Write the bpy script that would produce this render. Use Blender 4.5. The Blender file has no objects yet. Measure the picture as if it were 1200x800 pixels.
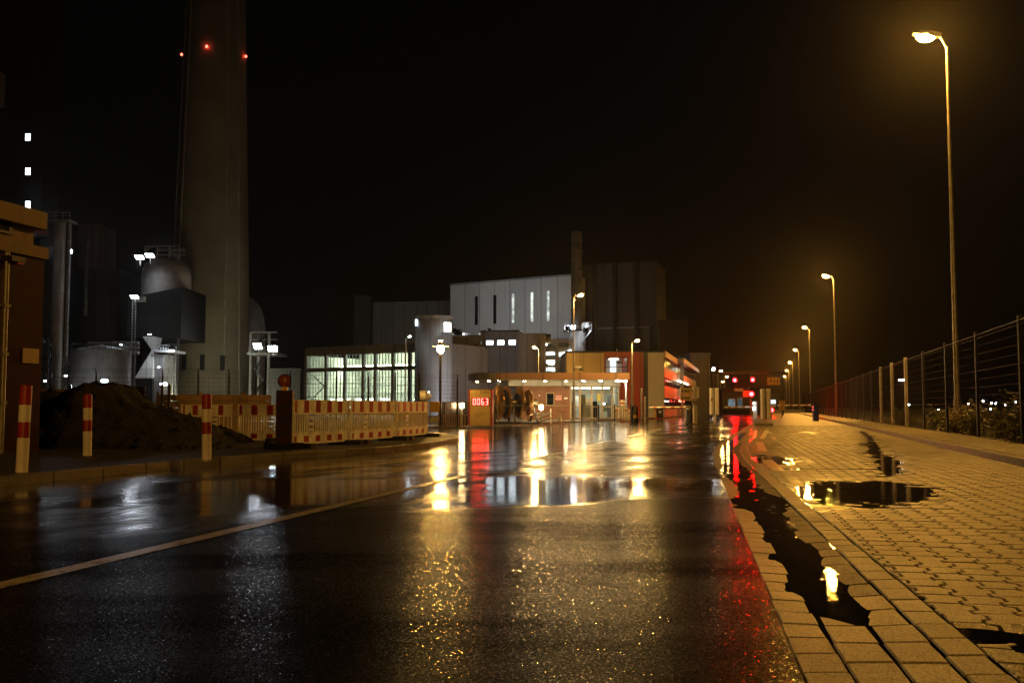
import bpy, bmesh, math, random
from mathutils import Vector, Matrix
random.seed(7)
R = math.radians
sc = bpy.context.scene
COL = sc.collection
HEYE = 0.85                      # camera height
FPX = 1167.0                     # focal length in photograph pixels (1200 wide)
PITCH = math.atan(77 / FPX)
CP, SP = math.cos(PITCH), math.sin(PITCH)

# ------------------------------------------------------------------ measuring the place from the photograph
def ray(px, py):
    a = (px - 600) / FPX; b = (400 - py) / FPX
    return Vector((a, CP - b * SP, SP + b * CP))
def at(px, py, Y):
    d = ray(px, py); t = Y / d.y
    return Vector((d.x * t, Y, HEYE + d.z * t))
def X(px, Y, py=470): return at(px, py, Y).x
def Z(py, Y): return at(600, py, Y).z
def onground(px, py, z=0.0):
    d = ray(px, py); t = (z - HEYE) / d.z
    return Vector((d.x * t, d.y * t, z))

# ------------------------------------------------------------------ node helpers
def newmat(name):
    m = bpy.data.materials.new(name); m.use_nodes = True
    nt = m.node_tree; nt.nodes.clear()
    out = nt.nodes.new('ShaderNodeOutputMaterial')
    return m, nt, out
def N(nt, typ, **kw):
    n = nt.nodes.new(typ)
    for k, v in kw.items():
        if k.startswith('i_'):
            key = k[2:]
            n.inputs[int(key) if key.isdigit() else key.replace('_', ' ')].default_value = v
        else: setattr(n, k, v)
    return n
def L(nt, a, b): nt.links.new(a, b)
def math_(nt, op, a, b=None, c=None, clamp=False):
    n = nt.nodes.new('ShaderNodeMath'); n.operation = op; n.use_clamp = clamp
    for i, v in enumerate((a, b, c)):
        if v is None: continue
        if isinstance(v, (int, float)): n.inputs[i].default_value = v
        else: nt.links.new(v, n.inputs[i])
    return n.outputs[0]
def sstep(nt, v, lo, hi, o0=0.0, o1=1.0):
    n = nt.nodes.new('ShaderNodeMapRange'); n.interpolation_type = 'SMOOTHSTEP'
    n.inputs['From Min'].default_value = lo; n.inputs['From Max'].default_value = hi
    n.inputs['To Min'].default_value = o0; n.inputs['To Max'].default_value = o1
    nt.links.new(v, n.inputs['Value']); return n.outputs[0]
def noise(nt, vec, scale, detail=2, rough=.5):
    n = N(nt, 'ShaderNodeTexNoise', i_Scale=scale, i_Detail=detail, i_Roughness=rough)
    if vec is not None: L(nt, vec, n.inputs['Vector'])
    return n.outputs['Fac']
def mixc(nt, f, a, b):
    n = nt.nodes.new('ShaderNodeMix'); n.data_type = 'RGBA'
    for s, v in ((n.inputs['Factor'], f), (n.inputs['A'], a), (n.inputs['B'], b)):
        if isinstance(v, (int, float)): s.default_value = v
        elif isinstance(v, (tuple, list)): s.default_value = (*v[:3], 1)
        else: nt.links.new(v, s)
    return n.outputs['Result']
def mixf(nt, f, a, b):
    n = nt.nodes.new('ShaderNodeMix'); n.data_type = 'FLOAT'
    for s, v in ((n.inputs['Factor'], f), (n.inputs['A'], a), (n.inputs['B'], b)):
        if isinstance(v, (int, float)): s.default_value = v
        else: nt.links.new(v, s)
    return n.outputs['Result']

def pbr(name, col, rough=.5, metal=0.0, var=.25, scale=3.0, bump=0.0, bscale=30.0, stain=0.0, spec=.5, bdist=.01):
    """plain surface with uneven tone, patchy gloss, optional fine relief and rain streaks"""
    m, nt, out = newmat(name)
    p = N(nt, 'ShaderNodeBsdfPrincipled'); L(nt, p.outputs[0], out.inputs[0])
    p.inputs['Metallic'].default_value = metal
    p.inputs['Specular IOR Level'].default_value = spec
    tc = N(nt, 'ShaderNodeTexCoord').outputs['Object']
    n1 = noise(nt, tc, scale, 5, .6)
    dark = tuple(c * (1 - var) for c in col); lite = tuple(min(1, c * (1 + var)) for c in col)
    c = mixc(nt, sstep(nt, n1, .3, .7), dark, lite)
    if stain > 0:
        mp = N(nt, 'ShaderNodeMapping'); mp.inputs['Scale'].default_value = (4, 4, .22); L(nt, tc, mp.inputs[0])
        st = sstep(nt, noise(nt, mp.outputs[0], 1.6, 4, .65), .5, .75, 0, stain)
        c = mixc(nt, st, c, tuple(v * .35 for v in col))
    L(nt, c, p.inputs['Base Color'])
    L(nt, mixf(nt, n1, max(.02, rough - .12), min(1, rough + .12)), p.inputs['Roughness'])
    if bump > 0:
        b = N(nt, 'ShaderNodeBump'); b.inputs['Strength'].default_value = bump; b.inputs['Distance'].default_value = bdist
        L(nt, noise(nt, tc, bscale, 4, .6), b.inputs['Height']); L(nt, b.outputs[0], p.inputs['Normal'])
    return m

def emit(name, col, strength, var=0.0, vscale=2.0):
    m, nt, out = newmat(name)
    e = N(nt, 'ShaderNodeEmission'); e.inputs['Color'].default_value = (*col, 1); e.inputs['Strength'].default_value = strength
    if var > 0:
        tc = N(nt, 'ShaderNodeTexCoord').outputs['Object']
        f = sstep(nt, noise(nt, tc, vscale, 3, .6), .35, .7, strength * (1 - var), strength * (1 + var))
        L(nt, f, e.inputs['Strength'])
    L(nt, e.outputs[0], out.inputs[0]); return m

def glass_pane(name, tint=(.9, .95, .92)):
    m, nt, out = newmat(name)
    t = N(nt, 'ShaderNodeBsdfTransparent'); t.inputs[0].default_value = (*tint, 1)
    g = N(nt, 'ShaderNodeBsdfGlossy'); g.inputs['Roughness'].default_value = .02
    fr = N(nt, 'ShaderNodeFresnel', i_IOR=1.45)
    mx = N(nt, 'ShaderNodeMixShader'); L(nt, fr.outputs[0], mx.inputs[0]); L(nt, t.outputs[0], mx.inputs[1]); L(nt, g.outputs[0], mx.inputs[2])
    L(nt, mx.outputs[0], out.inputs[0]); return m

def brick_mat(name, c1, c2, mortar, scale=1.0, rough=.55):
    m, nt, out = newmat(name)
    p = N(nt, 'ShaderNodeBsdfPrincipled'); L(nt, p.outputs[0], out.inputs[0])
    tc = N(nt, 'ShaderNodeTexCoord').outputs['Object']
    sx = N(nt, 'ShaderNodeSeparateXYZ'); L(nt, tc, sx.inputs[0])
    cx = N(nt, 'ShaderNodeCombineXYZ')
    L(nt, math_(nt, 'ADD', sx.outputs[0], sx.outputs[1]), cx.inputs[0]); L(nt, sx.outputs[2], cx.inputs[1])
    b = N(nt, 'ShaderNodeTexBrick', i_Scale=scale)
    b.inputs['Brick Width'].default_value = .25; b.inputs['Row Height'].default_value = .0833
    b.inputs['Mortar Size'].default_value = .008; b.inputs['Mortar Smooth'].default_value = .2
    for k, c in (('Color1', c1), ('Color2', c2), ('Mortar', mortar)): b.inputs[k].default_value = (*c, 1)
    L(nt, cx.outputs[0], b.inputs['Vector'])
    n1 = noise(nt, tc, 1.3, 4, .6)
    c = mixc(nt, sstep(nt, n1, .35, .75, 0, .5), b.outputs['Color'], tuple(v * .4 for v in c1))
    L(nt, c, p.inputs['Base Color']); p.inputs['Roughness'].default_value = rough; p.inputs['Specular IOR Level'].default_value = .12
    bp = N(nt, 'ShaderNodeBump'); bp.inputs['Strength'].default_value = .6; bp.inputs['Distance'].default_value = .008; bp.invert = True
    L(nt, b.outputs['Fac'], bp.inputs['Height']); L(nt, bp.outputs[0], p.inputs['Normal'])
    return m

def panel_mat(name, col, rough=.45, wx=1.2, metal=0.0, var=.2):
    """cladding sheets with thin vertical joints"""
    m, nt, out = newmat(name)
    p = N(nt, 'ShaderNodeBsdfPrincipled'); L(nt, p.outputs[0], out.inputs[0])
    p.inputs['Metallic'].default_value = metal
    tc = N(nt, 'ShaderNodeTexCoord').outputs['Object']
    sx = N(nt, 'ShaderNodeSeparateXYZ'); L(nt, tc, sx.inputs[0])
    s = math_(nt, 'ADD', sx.outputs[0], math_(nt, 'MULTIPLY', sx.outputs[1], .4))
    fr = math_(nt, 'FRACT', math_(nt, 'DIVIDE', s, wx))
    j = sstep(nt, math_(nt, 'ABSOLUTE', math_(nt, 'SUBTRACT', fr, .5)), .44, .5)
    wn = N(nt, 'ShaderNodeTexWhiteNoise', noise_dimensions='1D'); L(nt, math_(nt, 'FLOOR', math_(nt, 'DIVIDE', s, wx)), wn.inputs['W'])
    n1 = noise(nt, tc, .35, 5, .6)
    f = math_(nt, 'ADD', math_(nt, 'MULTIPLY', wn.outputs['Value'], .4), math_(nt, 'MULTIPLY', n1, .8))
    c = mixc(nt, f, tuple(v * (1 - var) for v in col), tuple(v * (1 + var) for v in col))
    mp = N(nt, 'ShaderNodeMapping'); mp.inputs['Scale'].default_value = (1.5, 1.5, .06); L(nt, tc, mp.inputs[0])
    c = mixc(nt, sstep(nt, noise(nt, mp.outputs[0], 1.0, 4, .6), .5, .8, 0, .45), c, tuple(v * .45 for v in col))
    c = mixc(nt, math_(nt, 'MULTIPLY', j, .6), c, tuple(v * .3 for v in col))
    L(nt, c, p.inputs['Base Color']); p.inputs['Roughness'].default_value = rough
    return m

# ------------------------------------------------------------------ mesh helpers
class MB:
    def __init__(s): s.v = []; s.f = []; s.mi = []; s.m = 0; s.smooth = []
    def add(s, vs, fs, smooth=False):
        o = len(s.v); s.v += [tuple(v) for v in vs]
        for f in fs: s.f.append([i + o for i in f]); s.mi.append(s.m); s.smooth.append(smooth)
        return s
    def box(s, x0, x1, y0, y1, z0, z1):
        vs = [(x, y, z) for z in (z0, z1) for y in (y0, y1) for x in (x0, x1)]
        return s.add(vs, [(0, 2, 3, 1), (4, 5, 7, 6), (0, 1, 5, 4), (2, 6, 7, 3), (0, 4, 6, 2), (1, 3, 7, 5)])
    def bbox(s, x0, x1, y0, y1, z0, z1, b=.01):
        """box with bevelled edges"""
        bm = bmesh.new()
        bmesh.ops.create_cube(bm, size=1)
        for v in bm.verts:
            v.co = Vector(((x0 + x1) / 2 + v.co.x * (x1 - x0), (y0 + y1) / 2 + v.co.y * (y1 - y0), (z0 + z1) / 2 + v.co.z * (z1 - z0)))
        b = min(b, .45 * min(x1 - x0, y1 - y0, z1 - z0))
        bmesh.ops.bevel(bm, geom=bm.edges[:], offset=b, segments=2, affect='EDGES', profile=.5)
        bm.verts.index_update()
        s.add([v.co[:] for v in bm.verts], [[v.index for v in f.verts] for f in bm.faces]); bm.free(); return s
    def tube(s, p0, p1, r0, r1=None, n=10, caps=True):
        r1 = r0 if r1 is None else r1
        p0 = Vector(p0); p1 = Vector(p1); d = (p1 - p0).normalized()
        a = d.orthogonal().normalized(); b = d.cross(a)
        vs = []
        for p, r in ((p0, r0), (p1, r1)):
            for i in range(n):
                t = 2 * math.pi * i / n
                vs.append(p + a * (math.cos(t) * r) + b * (math.sin(t) * r))
        s.add(vs, [(i, (i + 1) % n, n + (i + 1) % n, n + i) for i in range(n)], n > 6)
        if caps: s.add(vs[:n], [list(range(n))[::-1]]); s.add(vs[n:], [list(range(n))])
        return s
    def path(s, pts, r, n=8):
        for a, b in zip(pts, pts[1:]): s.tube(a, b, r, r, n)
        return s
    def lathe(s, prof, c=(0, 0, 0), n=24, smooth=True, caps=True):
        vs = []
        for r, z in prof:
            for i in range(n):
                t = 2 * math.pi * i / n; vs.append((c[0] + r * math.cos(t), c[1] + r * math.sin(t), c[2] + z))
        fs = []
        for k in range(len(prof) - 1):
            for i in range(n):
                j = (i + 1) % n; fs.append((k * n + i, k * n + j, (k + 1) * n + j, (k + 1) * n + i))
        s.add(vs, fs, smooth)
        if caps:
            if prof[0][0] > 1e-4: s.add(vs[:n], [list(range(n))[::-1]])
            if prof[-1][0] > 1e-4: s.add(vs[-n:], [list(range(n))])
        return s
    def sphere(s, c, rx, ry=None, rz=None, n=12, k=8, lo=-90, hi=90):
        ry = rx if ry is None else ry; rz = rx if rz is None else rz
        vs = []; fs = []
        for j in range(k + 1):
            ph = R(lo + (hi - lo) * j / k)
            for i in range(n):
                t = 2 * math.pi * i / n
                vs.append((c[0] + rx * math.cos(ph) * math.cos(t), c[1] + ry * math.cos(ph) * math.sin(t), c[2] + rz * math.sin(ph)))
        for j in range(k):
            for i in range(n):
                fs.append((j * n + i, j * n + (i + 1) % n, (j + 1) * n + (i + 1) % n, (j + 1) * n + i))
        return s.add(vs, fs, True)
    def prism(s, poly, z0, z1, caps=True):
        n = len(poly)
        area = sum(poly[i][0] * poly[(i + 1) % n][1] - poly[(i + 1) % n][0] * poly[i][1] for i in range(n))
        if area < 0: poly = poly[::-1]
        vs = [(x, y, z0) for x, y in poly] + [(x, y, z1) for x, y in poly]
        fs = [(i, (i + 1) % n, n + (i + 1) % n, n + i) for i in range(n)]
        if caps: fs += [list(range(n))[::-1], list(range(n, 2 * n))]
        return s.add(vs, fs)
    def sheet(s, poly, z=0.0):
        n = len(poly)
        area = sum(poly[i][0] * poly[(i + 1) % n][1] - poly[(i + 1) % n][0] * poly[i][1] for i in range(n))
        if area < 0: poly = poly[::-1]
        return s.add([(x, y, z) for x, y in poly], [list(range(n))])
    def fbox(s, fr, u0, u1, z0, z1, d0, d1):
        c = []
        for z in (z0, z1):
            for d in (d1, d0):
                for u in (u0, u1): c.append(fr.pt(u, d, z))
        return s.add(c, [(0, 2, 3, 1), (4, 5, 7, 6), (0, 1, 5, 4), (2, 6, 7, 3), (0, 4, 6, 2), (1, 3, 7, 5)])
    def build(s, name, mat, parent=None, world=True):
        me = bpy.data.meshes.new(name)
        off = Vector(parent['_o']) if (parent is not None and world) else Vector((0, 0, 0))
        me.from_pydata([tuple(Vector(v) - off) for v in s.v], [], s.f)
        mats = mat if isinstance(mat, (list, tuple)) else [mat]
        for m in mats: me.materials.append(m)
        for p, k, sm in zip(me.polygons, s.mi, s.smooth): p.material_index = k; p.use_smooth = sm
        me.validate(); me.update()
        bm = bmesh.new(); bm.from_mesh(me); bmesh.ops.recalc_face_normals(bm, faces=bm.faces); bm.to_mesh(me); bm.free()
        o = bpy.data.objects.new(name, me); COL.objects.link(o)
        if parent is not None:
            o.parent = parent; o['_o'] = parent['_o']
        else: o['_o'] = (0, 0, 0)
        return o

class Fr:
    """a facade line from A to B (ground plan), d measured outwards to the camera side"""
    def __init__(s, A, B):
        s.A = Vector((A[0], A[1])); s.B = Vector((B[0], B[1])); s.len = (s.B - s.A).length
        s.u = (s.B - s.A) / s.len; n = Vector((s.u.y, -s.u.x))
        s.n = n if n.dot(-s.A) > 0 else -n
    def pt(s, u, d, z):
        p = s.A + s.u * u + s.n * d; return (p.x, p.y, z)
    def uz(s, px, py, d=0.0):
        r = ray(px, py); A = s.A + s.n * d
        det = r.x * (-s.u.y) - (-s.u.x) * r.y
        t = (A.x * (-s.u.y) + s.u.x * A.y) / det
        u = (r.x * A.y - r.y * A.x) / det
        return u, HEYE + r.z * t

def thing(name, label, cat, loc=(0, 0, 0), rotz=0.0, group=None, world=True):
    o = bpy.data.objects.new(name, None); COL.objects.link(o); o.empty_display_size = .3
    o.location = loc; o.rotation_euler = (0, 0, rotz)
    o['_o'] = tuple(loc) if world else (0, 0, 0)
    tag(o, label, cat, group); return o
def tag(o, label, cat, group=None):
    o['label'] = label; o['category'] = cat
    if group: o['group'] = group
    return o
def struct(o, kind='structure'): o['kind'] = kind; return o
def dup(root, loc, rotz=None, label=None):
    """copy a thing with its parts and their sub-parts"""
    def rec(o, parent):
        c = o.copy(); COL.objects.link(c); c.parent = parent
        for ch in [q for q in bpy.data.objects if q.parent == o]: rec(ch, c)
        return c
    kids = {}
    r = root.copy(); COL.objects.link(r); r.location = loc
    if rotz is not None: r.rotation_euler = (0, 0, rotz)
    if label: r['label'] = label
    for ch in [q for q in bpy.data.objects if q.parent == root]: rec(ch, r)
    return r

# ------------------------------------------------------------------ the road's own geometry
ROADROT = -math.atan(.255)
def base(d):                                   # left edge of the gutter (right edge of the asphalt)
    if d <= 16: return .34 + .18 * d
    if d <= 24:
        t = (d - 16) / 8; return .34 + .18 * 16 + 8 * (.18 * t + (.265 - .18) * t * t / 2)
    return .34 + .18 * 16 + 8 * (.18 + .0425) + .265 * (d - 24)
def kerbx(d): return 3.58 + .26 * d            # face of the right kerb
def fencex(d): return 5.08 + .26 * d

# ------------------------------------------------------------------ materials
M = {}
def asphalt_mat():
    m, nt, out = newmat('wet_asphalt')
    p = N(nt, 'ShaderNodeBsdfPrincipled'); L(nt, p.outputs[0], out.inputs[0])
    pos = N(nt, 'ShaderNodeTexCoord').outputs['Object']
    sx = N(nt, 'ShaderNodeSeparateXYZ'); L(nt, pos, sx.inputs[0]); x, y = sx.outputs[0], sx.outputs[1]
    across = math_(nt, 'SUBTRACT', x, math_(nt, 'MULTIPLY', y, .245))      # distance across the carriageway
    al = N(nt, 'ShaderNodeCombineXYZ'); L(nt, math_(nt, 'MULTIPLY', across, 1.0), al.inputs[0]); L(nt, math_(nt, 'MULTIPLY', y, .42), al.inputs[1])
    lf = noise(nt, al.outputs[0], .55, 4, .55)
    lf2 = noise(nt, al.outputs[0], 1.9, 3, .55)
    yw = math_(nt, 'ADD', y, math_(nt, 'MULTIPLY', math_(nt, 'SUBTRACT', noise(nt, pos, .42, 3, .6), .5), 5.5))
    # water lies deepest in the left lane, in a hollow across the middle and in scattered ruts
    left = sstep(nt, across, -3.9, -3.3, .17, 0.0)
    ex = math_(nt, 'DIVIDE', math_(nt, 'SUBTRACT', x, .2), 3.6); ey = math_(nt, 'DIVIDE', math_(nt, 'SUBTRACT', yw, 10.4), 1.7)
    q = math_(nt, 'ADD', math_(nt, 'MULTIPLY', ex, ex), math_(nt, 'MULTIPLY', ey, ey))
    mid = sstep(nt, q, .5, 1.6, .22, 0.0)
    far = sstep(nt, y, 15, 26, 0.0, .10)
    near = sstep(nt, yw, 5.0, 10.2, -.42, 0.02)
    w = math_(nt, 'ADD', math_(nt, 'ADD', math_(nt, 'ADD', lf, left), math_(nt, 'ADD', mid, far)), near)
    w = math_(nt, 'ADD', w, math_(nt, 'MULTIPLY', math_(nt, 'SUBTRACT', lf2, .5), .42))
    wet = sstep(nt, w, .47, .78)
    # stone chippings: every chip is a small facet with its own tilt, some of them dull
    vo = N(nt, 'ShaderNodeTexVoronoi', i_Scale=205.0); L(nt, pos, vo.inputs['Vector'])
    vs_ = N(nt, 'ShaderNodeSeparateColor'); L(nt, vo.outputs['Color'], vs_.inputs[0])
    k = mixf(nt, wet, .19, .012)
    nv = N(nt, 'ShaderNodeCombineXYZ'); nv.inputs[2].default_value = 1
    L(nt, math_(nt, 'MULTIPLY', math_(nt, 'SUBTRACT', vs_.outputs[0], .5), k), nv.inputs[0]); L(nt, math_(nt, 'MULTIPLY', math_(nt, 'SUBTRACT', vs_.outputs[1], .5), k), nv.inputs[1])
    vn = N(nt, 'ShaderNodeVectorMath', operation='NORMALIZE'); L(nt, nv.outputs[0], vn.inputs[0])
    shiny = sstep(nt, vs_.outputs[2], .72, .95)
    bv = N(nt, 'ShaderNodeCombineXYZ'); L(nt, math_(nt, 'MULTIPLY', across, .35), bv.inputs[0]); L(nt, y, bv.inputs[1])
    patch = sstep(nt, noise(nt, bv.outputs[0], .8, 3, .6), .36, .62, .12, 1.3)
    rip = noise(nt, pos, 5.0, 2, .5)
    b2 = N(nt, 'ShaderNodeBump'); b2.inputs['Distance'].default_value = .004; b2.inputs['Strength'].default_value = .10
    L(nt, rip, b2.inputs['Height']); L(nt, vn.outputs[0], b2.inputs['Normal'])
    L(nt, b2.outputs[0], p.inputs['Normal'])
    c = mixc(nt, noise(nt, pos, 150, 2, .6), (.003, .003, .003), (.010, .0095, .009))
    c = mixc(nt, sstep(nt, lf, .35, .65, 0, .5), c, (.004, .004, .004))
    c = mixc(nt, math_(nt, 'MULTIPLY', wet, .7), c, (.003, .003, .003))
    L(nt, c, p.inputs['Base Color'])
    L(nt, mixf(nt, wet, mixf(nt, shiny, .34, .13), sstep(nt, across, -3.9, -3.3, .11, .065)), p.inputs['Roughness'])
    L(nt, mixf(nt, wet, math_(nt, 'MULTIPLY', mixf(nt, shiny, .008, .38), patch), .6), p.inputs['Specular IOR Level'])
    return m
M['asphalt'] = asphalt_mat()

def block_mat(name, c_lo, c_hi, rough=.42, wetdark=.55):
    m, nt, out = newmat(name)
    p = N(nt, 'ShaderNodeBsdfPrincipled'); L(nt, p.outputs[0], out.inputs[0])
    pos = N(nt, 'ShaderNodeTexCoord').outputs['Object']
    tone = N(nt, 'ShaderNodeAttribute', attribute_name='tone').outputs['Fac']
    g = noise(nt, pos, 190, 3, .7)
    lf = noise(nt, pos, .8, 4, .6)
    f = math_(nt, 'ADD', math_(nt, 'MULTIPLY', tone, .45), sstep(nt, g, .3, .72, 0, .6))
    c = mixc(nt, f, c_lo, c_hi)
    c = mixc(nt, sstep(nt, lf, .45, .72, 0, wetdark), c, tuple(v * .5 for v in c_lo))
    c = mixc(nt, sstep(nt, noise(nt, pos, 60, 2, .6), .66, .74, 0, .5), c, (.03, .027, .022))
    wa = N(nt, 'ShaderNodeAttribute', attribute_name='damp').outputs['Fac']
    c = mixc(nt, math_(nt, 'MULTIPLY', wa, .72), c, tuple(v * .22 for v in c_lo))
    L(nt, c, p.inputs['Base Color'])
    L(nt, math_(nt, 'SUBTRACT', math_(nt, 'ADD', mixf(nt, lf, rough + .12, rough - .14), math_(nt, 'MULTIPLY', tone, .08)), math_(nt, 'MULTIPLY', wa, .16)), p.inputs['Roughness'])
    b = N(nt, 'ShaderNodeBump'); b.inputs['Strength'].default_value = .6; b.inputs['Distance'].default_value = .005
    L(nt, noise(nt, pos, 140, 3, .7), b.inputs['Height']); L(nt, b.outputs[0], p.inputs['Normal'])
    vo = N(nt, 'ShaderNodeTexVoronoi', i_Scale=170.0); L(nt, pos, vo.inputs['Vector'])
    vs_ = N(nt, 'ShaderNodeSeparateColor'); L(nt, vo.outputs['Color'], vs_.inputs[0])
    geo = N(nt, 'ShaderNodeNewGeometry').outputs['Normal']
    tl = N(nt, 'ShaderNodeVectorMath', operation='SUBTRACT'); L(nt, vo.outputs['Color'], tl.inputs[0]); tl.inputs[1].default_value = (.5, .5, .5)
    ts = N(nt, 'ShaderNodeVectorMath', operation='SCALE'); L(nt, tl.outputs[0], ts.inputs[0]); ts.inputs['Scale'].default_value = .5
    ta = N(nt, 'ShaderNodeVectorMath', operation='ADD'); L(nt, ts.outputs[0], ta.inputs[0]); L(nt, geo, ta.inputs[1])
    tn = N(nt, 'ShaderNodeVectorMath', operation='NORMALIZE'); L(nt, ta.outputs[0], tn.inputs[0]); L(nt, tn.outputs[0], b.inputs['Normal'])
    L(nt, sstep(nt, vs_.outputs[2], .55, .9, .25, .9), p.inputs['Specular IOR Level'])
    return m
M['paver'] = block_mat('wet_concrete_pavers', (.13, .115, .09), (.30, .27, .21))
M['gutterstone'] = block_mat('gutter_stone', (.12, .105, .085), (.27, .24, .19))
M['gutterwet'] = block_mat('gutter_stone_soaked', (.022, .018, .014), (.05, .042, .033), .5)
M['kerbstone'] = block_mat('kerb_stone', (.10, .088, .07), (.20, .175, .14))
M['footpath'] = block_mat('footpath_blocks', (.14, .125, .095), (.28, .25, .19))
M['sidewalk'] = pbr('sidewalk_wet', (.022, .019, .016), .6, 0, .4, 2.0, .5, 60, bdist=.006)
M['bed'] = pbr('joint_sand', (.012, .010, .008), .8)
M['soil'] = pbr('ground_soil', (.02, .018, .014), .85, 0, .5, .4, .6, 3.0, bdist=.05)

def water_mat():
    m, nt, out = newmat('puddle_water')
    p = N(nt, 'ShaderNodeBsdfPrincipled'); L(nt, p.outputs[0], out.inputs[0])
    pos = N(nt, 'ShaderNodeTexCoord').outputs['Object']
    p.inputs['Base Color'].default_value = (.006, .005, .004, 1); p.inputs['Roughness'].default_value = .015; p.inputs['IOR'].default_value = 1.333
    w = N(nt, 'ShaderNodeTexVoronoi', i_Scale=5.5); L(nt, pos, w.inputs['Vector'])
    ring = math_(nt, 'MULTIPLY', math_(nt, 'SINE', math_(nt, 'MULTIPLY', w.outputs['Distance'], 58.0)), sstep(nt, w.outputs['Distance'], .12, .5, 1.0, 0.0))
    h = math_(nt, 'ADD', noise(nt, pos, 24, 4, .68), math_(nt, 'MULTIPLY', ring, .38))
    b = N(nt, 'ShaderNodeBump'); b.inputs['Strength'].default_value = .2; b.inputs['Distance'].default_value = .0022
    L(nt, h, b.inputs['Height']); L(nt, b.outputs[0], p.inputs['Normal'])
    return m
M['water'] = water_mat()

def paint_mat(name, col, wear=.5):
    m, nt, out = newmat(name)
    p = N(nt, 'ShaderNodeBsdfPrincipled')
    t = N(nt, 'ShaderNodeBsdfTransparent')
    pos = N(nt, 'ShaderNodeTexCoord').outputs['Object']
    n1 = noise(nt, pos, 7, 5, .7); n2 = noise(nt, pos, 90, 2, .6)
    a = math_(nt, 'ADD', math_(nt, 'MULTIPLY', n1, .7), math_(nt, 'MULTIPLY', n2, .3))
    a = sstep(nt, a, wear - .10, wear + .04, .0, 1.0)
    p.inputs['Base Color'].default_value = (*col, 1); p.inputs['Roughness'].default_value = .3
    b = N(nt, 'ShaderNodeBump'); b.inputs['Strength'].default_value = .4; b.inputs['Distance'].default_value = .004
    L(nt, noise(nt, pos, 110, 2, .6), b.inputs['Height']); L(nt, b.outputs[0], p.inputs['Normal'])
    mx = N(nt, 'ShaderNodeMixShader'); L(nt, a, mx.inputs[0]); L(nt, t.outputs[0], mx.inputs[1]); L(nt, p.outputs[0], mx.inputs[2])
    L(nt, mx.outputs[0], out.inputs[0]); return m
M['roadpaint'] = paint_mat('road_paint', (.42, .39, .33), .44)
M['lanepaint'] = paint_mat('lane_paint', (.62, .58, .46), .40)

M['galv'] = pbr('galvanised_steel', (.24, .23, .21), .45, .6, .2, 6)
M['lamppost'] = pbr('lamp_post_steel', (.40, .38, .34), .4, .5, .2, 4)
M['darksteel'] = pbr('dark_painted_steel', (.025, .025, .027), .45, .2, .2, 5)
M['steel'] = pbr('grey_painted_steel', (.30, .31, .32), .5, .2, .25, 1.5)
M['black'] = pbr('black_plastic', (.012, .012, .012), .35)
M['white'] = pbr('white_paint', (.75, .73, .69), .4, 0, .12, 3, stain=.35)
M['barrier'] = pbr('scuffed_white_plastic', (.80, .79, .78), .45, 0, .22, 5, .2, 40, stain=.6, bdist=.004)
M['red'] = pbr('red_paint', (.30, .022, .014), .4, 0, .2, 4, stain=.3)
M['bluebox'] = pbr('blue_paint', (.02, .03, .12), .4)
M['yellow'] = pbr('yellow_paint', (.62, .38, .05), .45, 0, .15, 3, stain=.3)
M['amber'] = pbr('amber_lens', (.22, .06, .008), .12)
M['concrete'] = pbr('chimney_concrete', (.30, .265, .20), .8, 0, .22, .10, stain=.35)
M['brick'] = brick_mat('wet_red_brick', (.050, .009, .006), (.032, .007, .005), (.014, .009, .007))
M['gatebrick'] = brick_mat('gatehouse_brick', (.30, .13, .06), (.25, .10, .05), (.25, .2, .15), 1.0)
M['cream'] = pbr('cream_plaster', (.40, .29, .15), .6, 0, .12, 2, stain=.3)
M['attic'] = pbr('weathered_attic', (.14, .088, .036), .6, 0, .25, 1.5, stain=.6)
M['ochre'] = panel_mat('ochre_panels', (.50, .36, .16), .5, 1.3)
M['redclad'] = panel_mat('red_cladding', (.34, .022, .016), .4, 1.4)
M['palewall'] = panel_mat('pale_render', (.55, .50, .40), .6, 2.5)
M['rustfascia'] = panel_mat('rust_fascia', (.26, .14, .075), .45, 2.2)
M['whiteclad'] = panel_mat('white_cladding', (.62, .62, .60), .5, 2.4)
M['greyclad'] = panel_mat('blue_grey_cladding', (.20, .215, .25), .45, 1.8)
M['midclad'] = panel_mat('mid_grey_cladding', (.28, .28, .28), .5, 2.6)
M['darkclad'] = panel_mat('dark_cladding', (.06, .06, .06), .5, 3.0)
M['tankgrey'] = pbr('tank_grey', (.40, .39, .37), .5, .1, .2, .5, stain=.5)
M['timber'] = pbr('site_boards', (.34, .22, .11), .7, 0, .3, 3, stain=.4)
M['glass'] = glass_pane('clear_glass')
M['darkglass'] = pbr('dark_window_glass', (.012, .014, .015), .05)
M['inner'] = pbr('interior_paint', (.60, .62, .56), .7, 0, .2, 1.0)
M['machine'] = pbr('machine_green', (.14, .20, .16), .5)
M['copper'] = pbr('rotor_metal', (.42, .26, .13), .35, .7, .2, 5)

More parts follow.
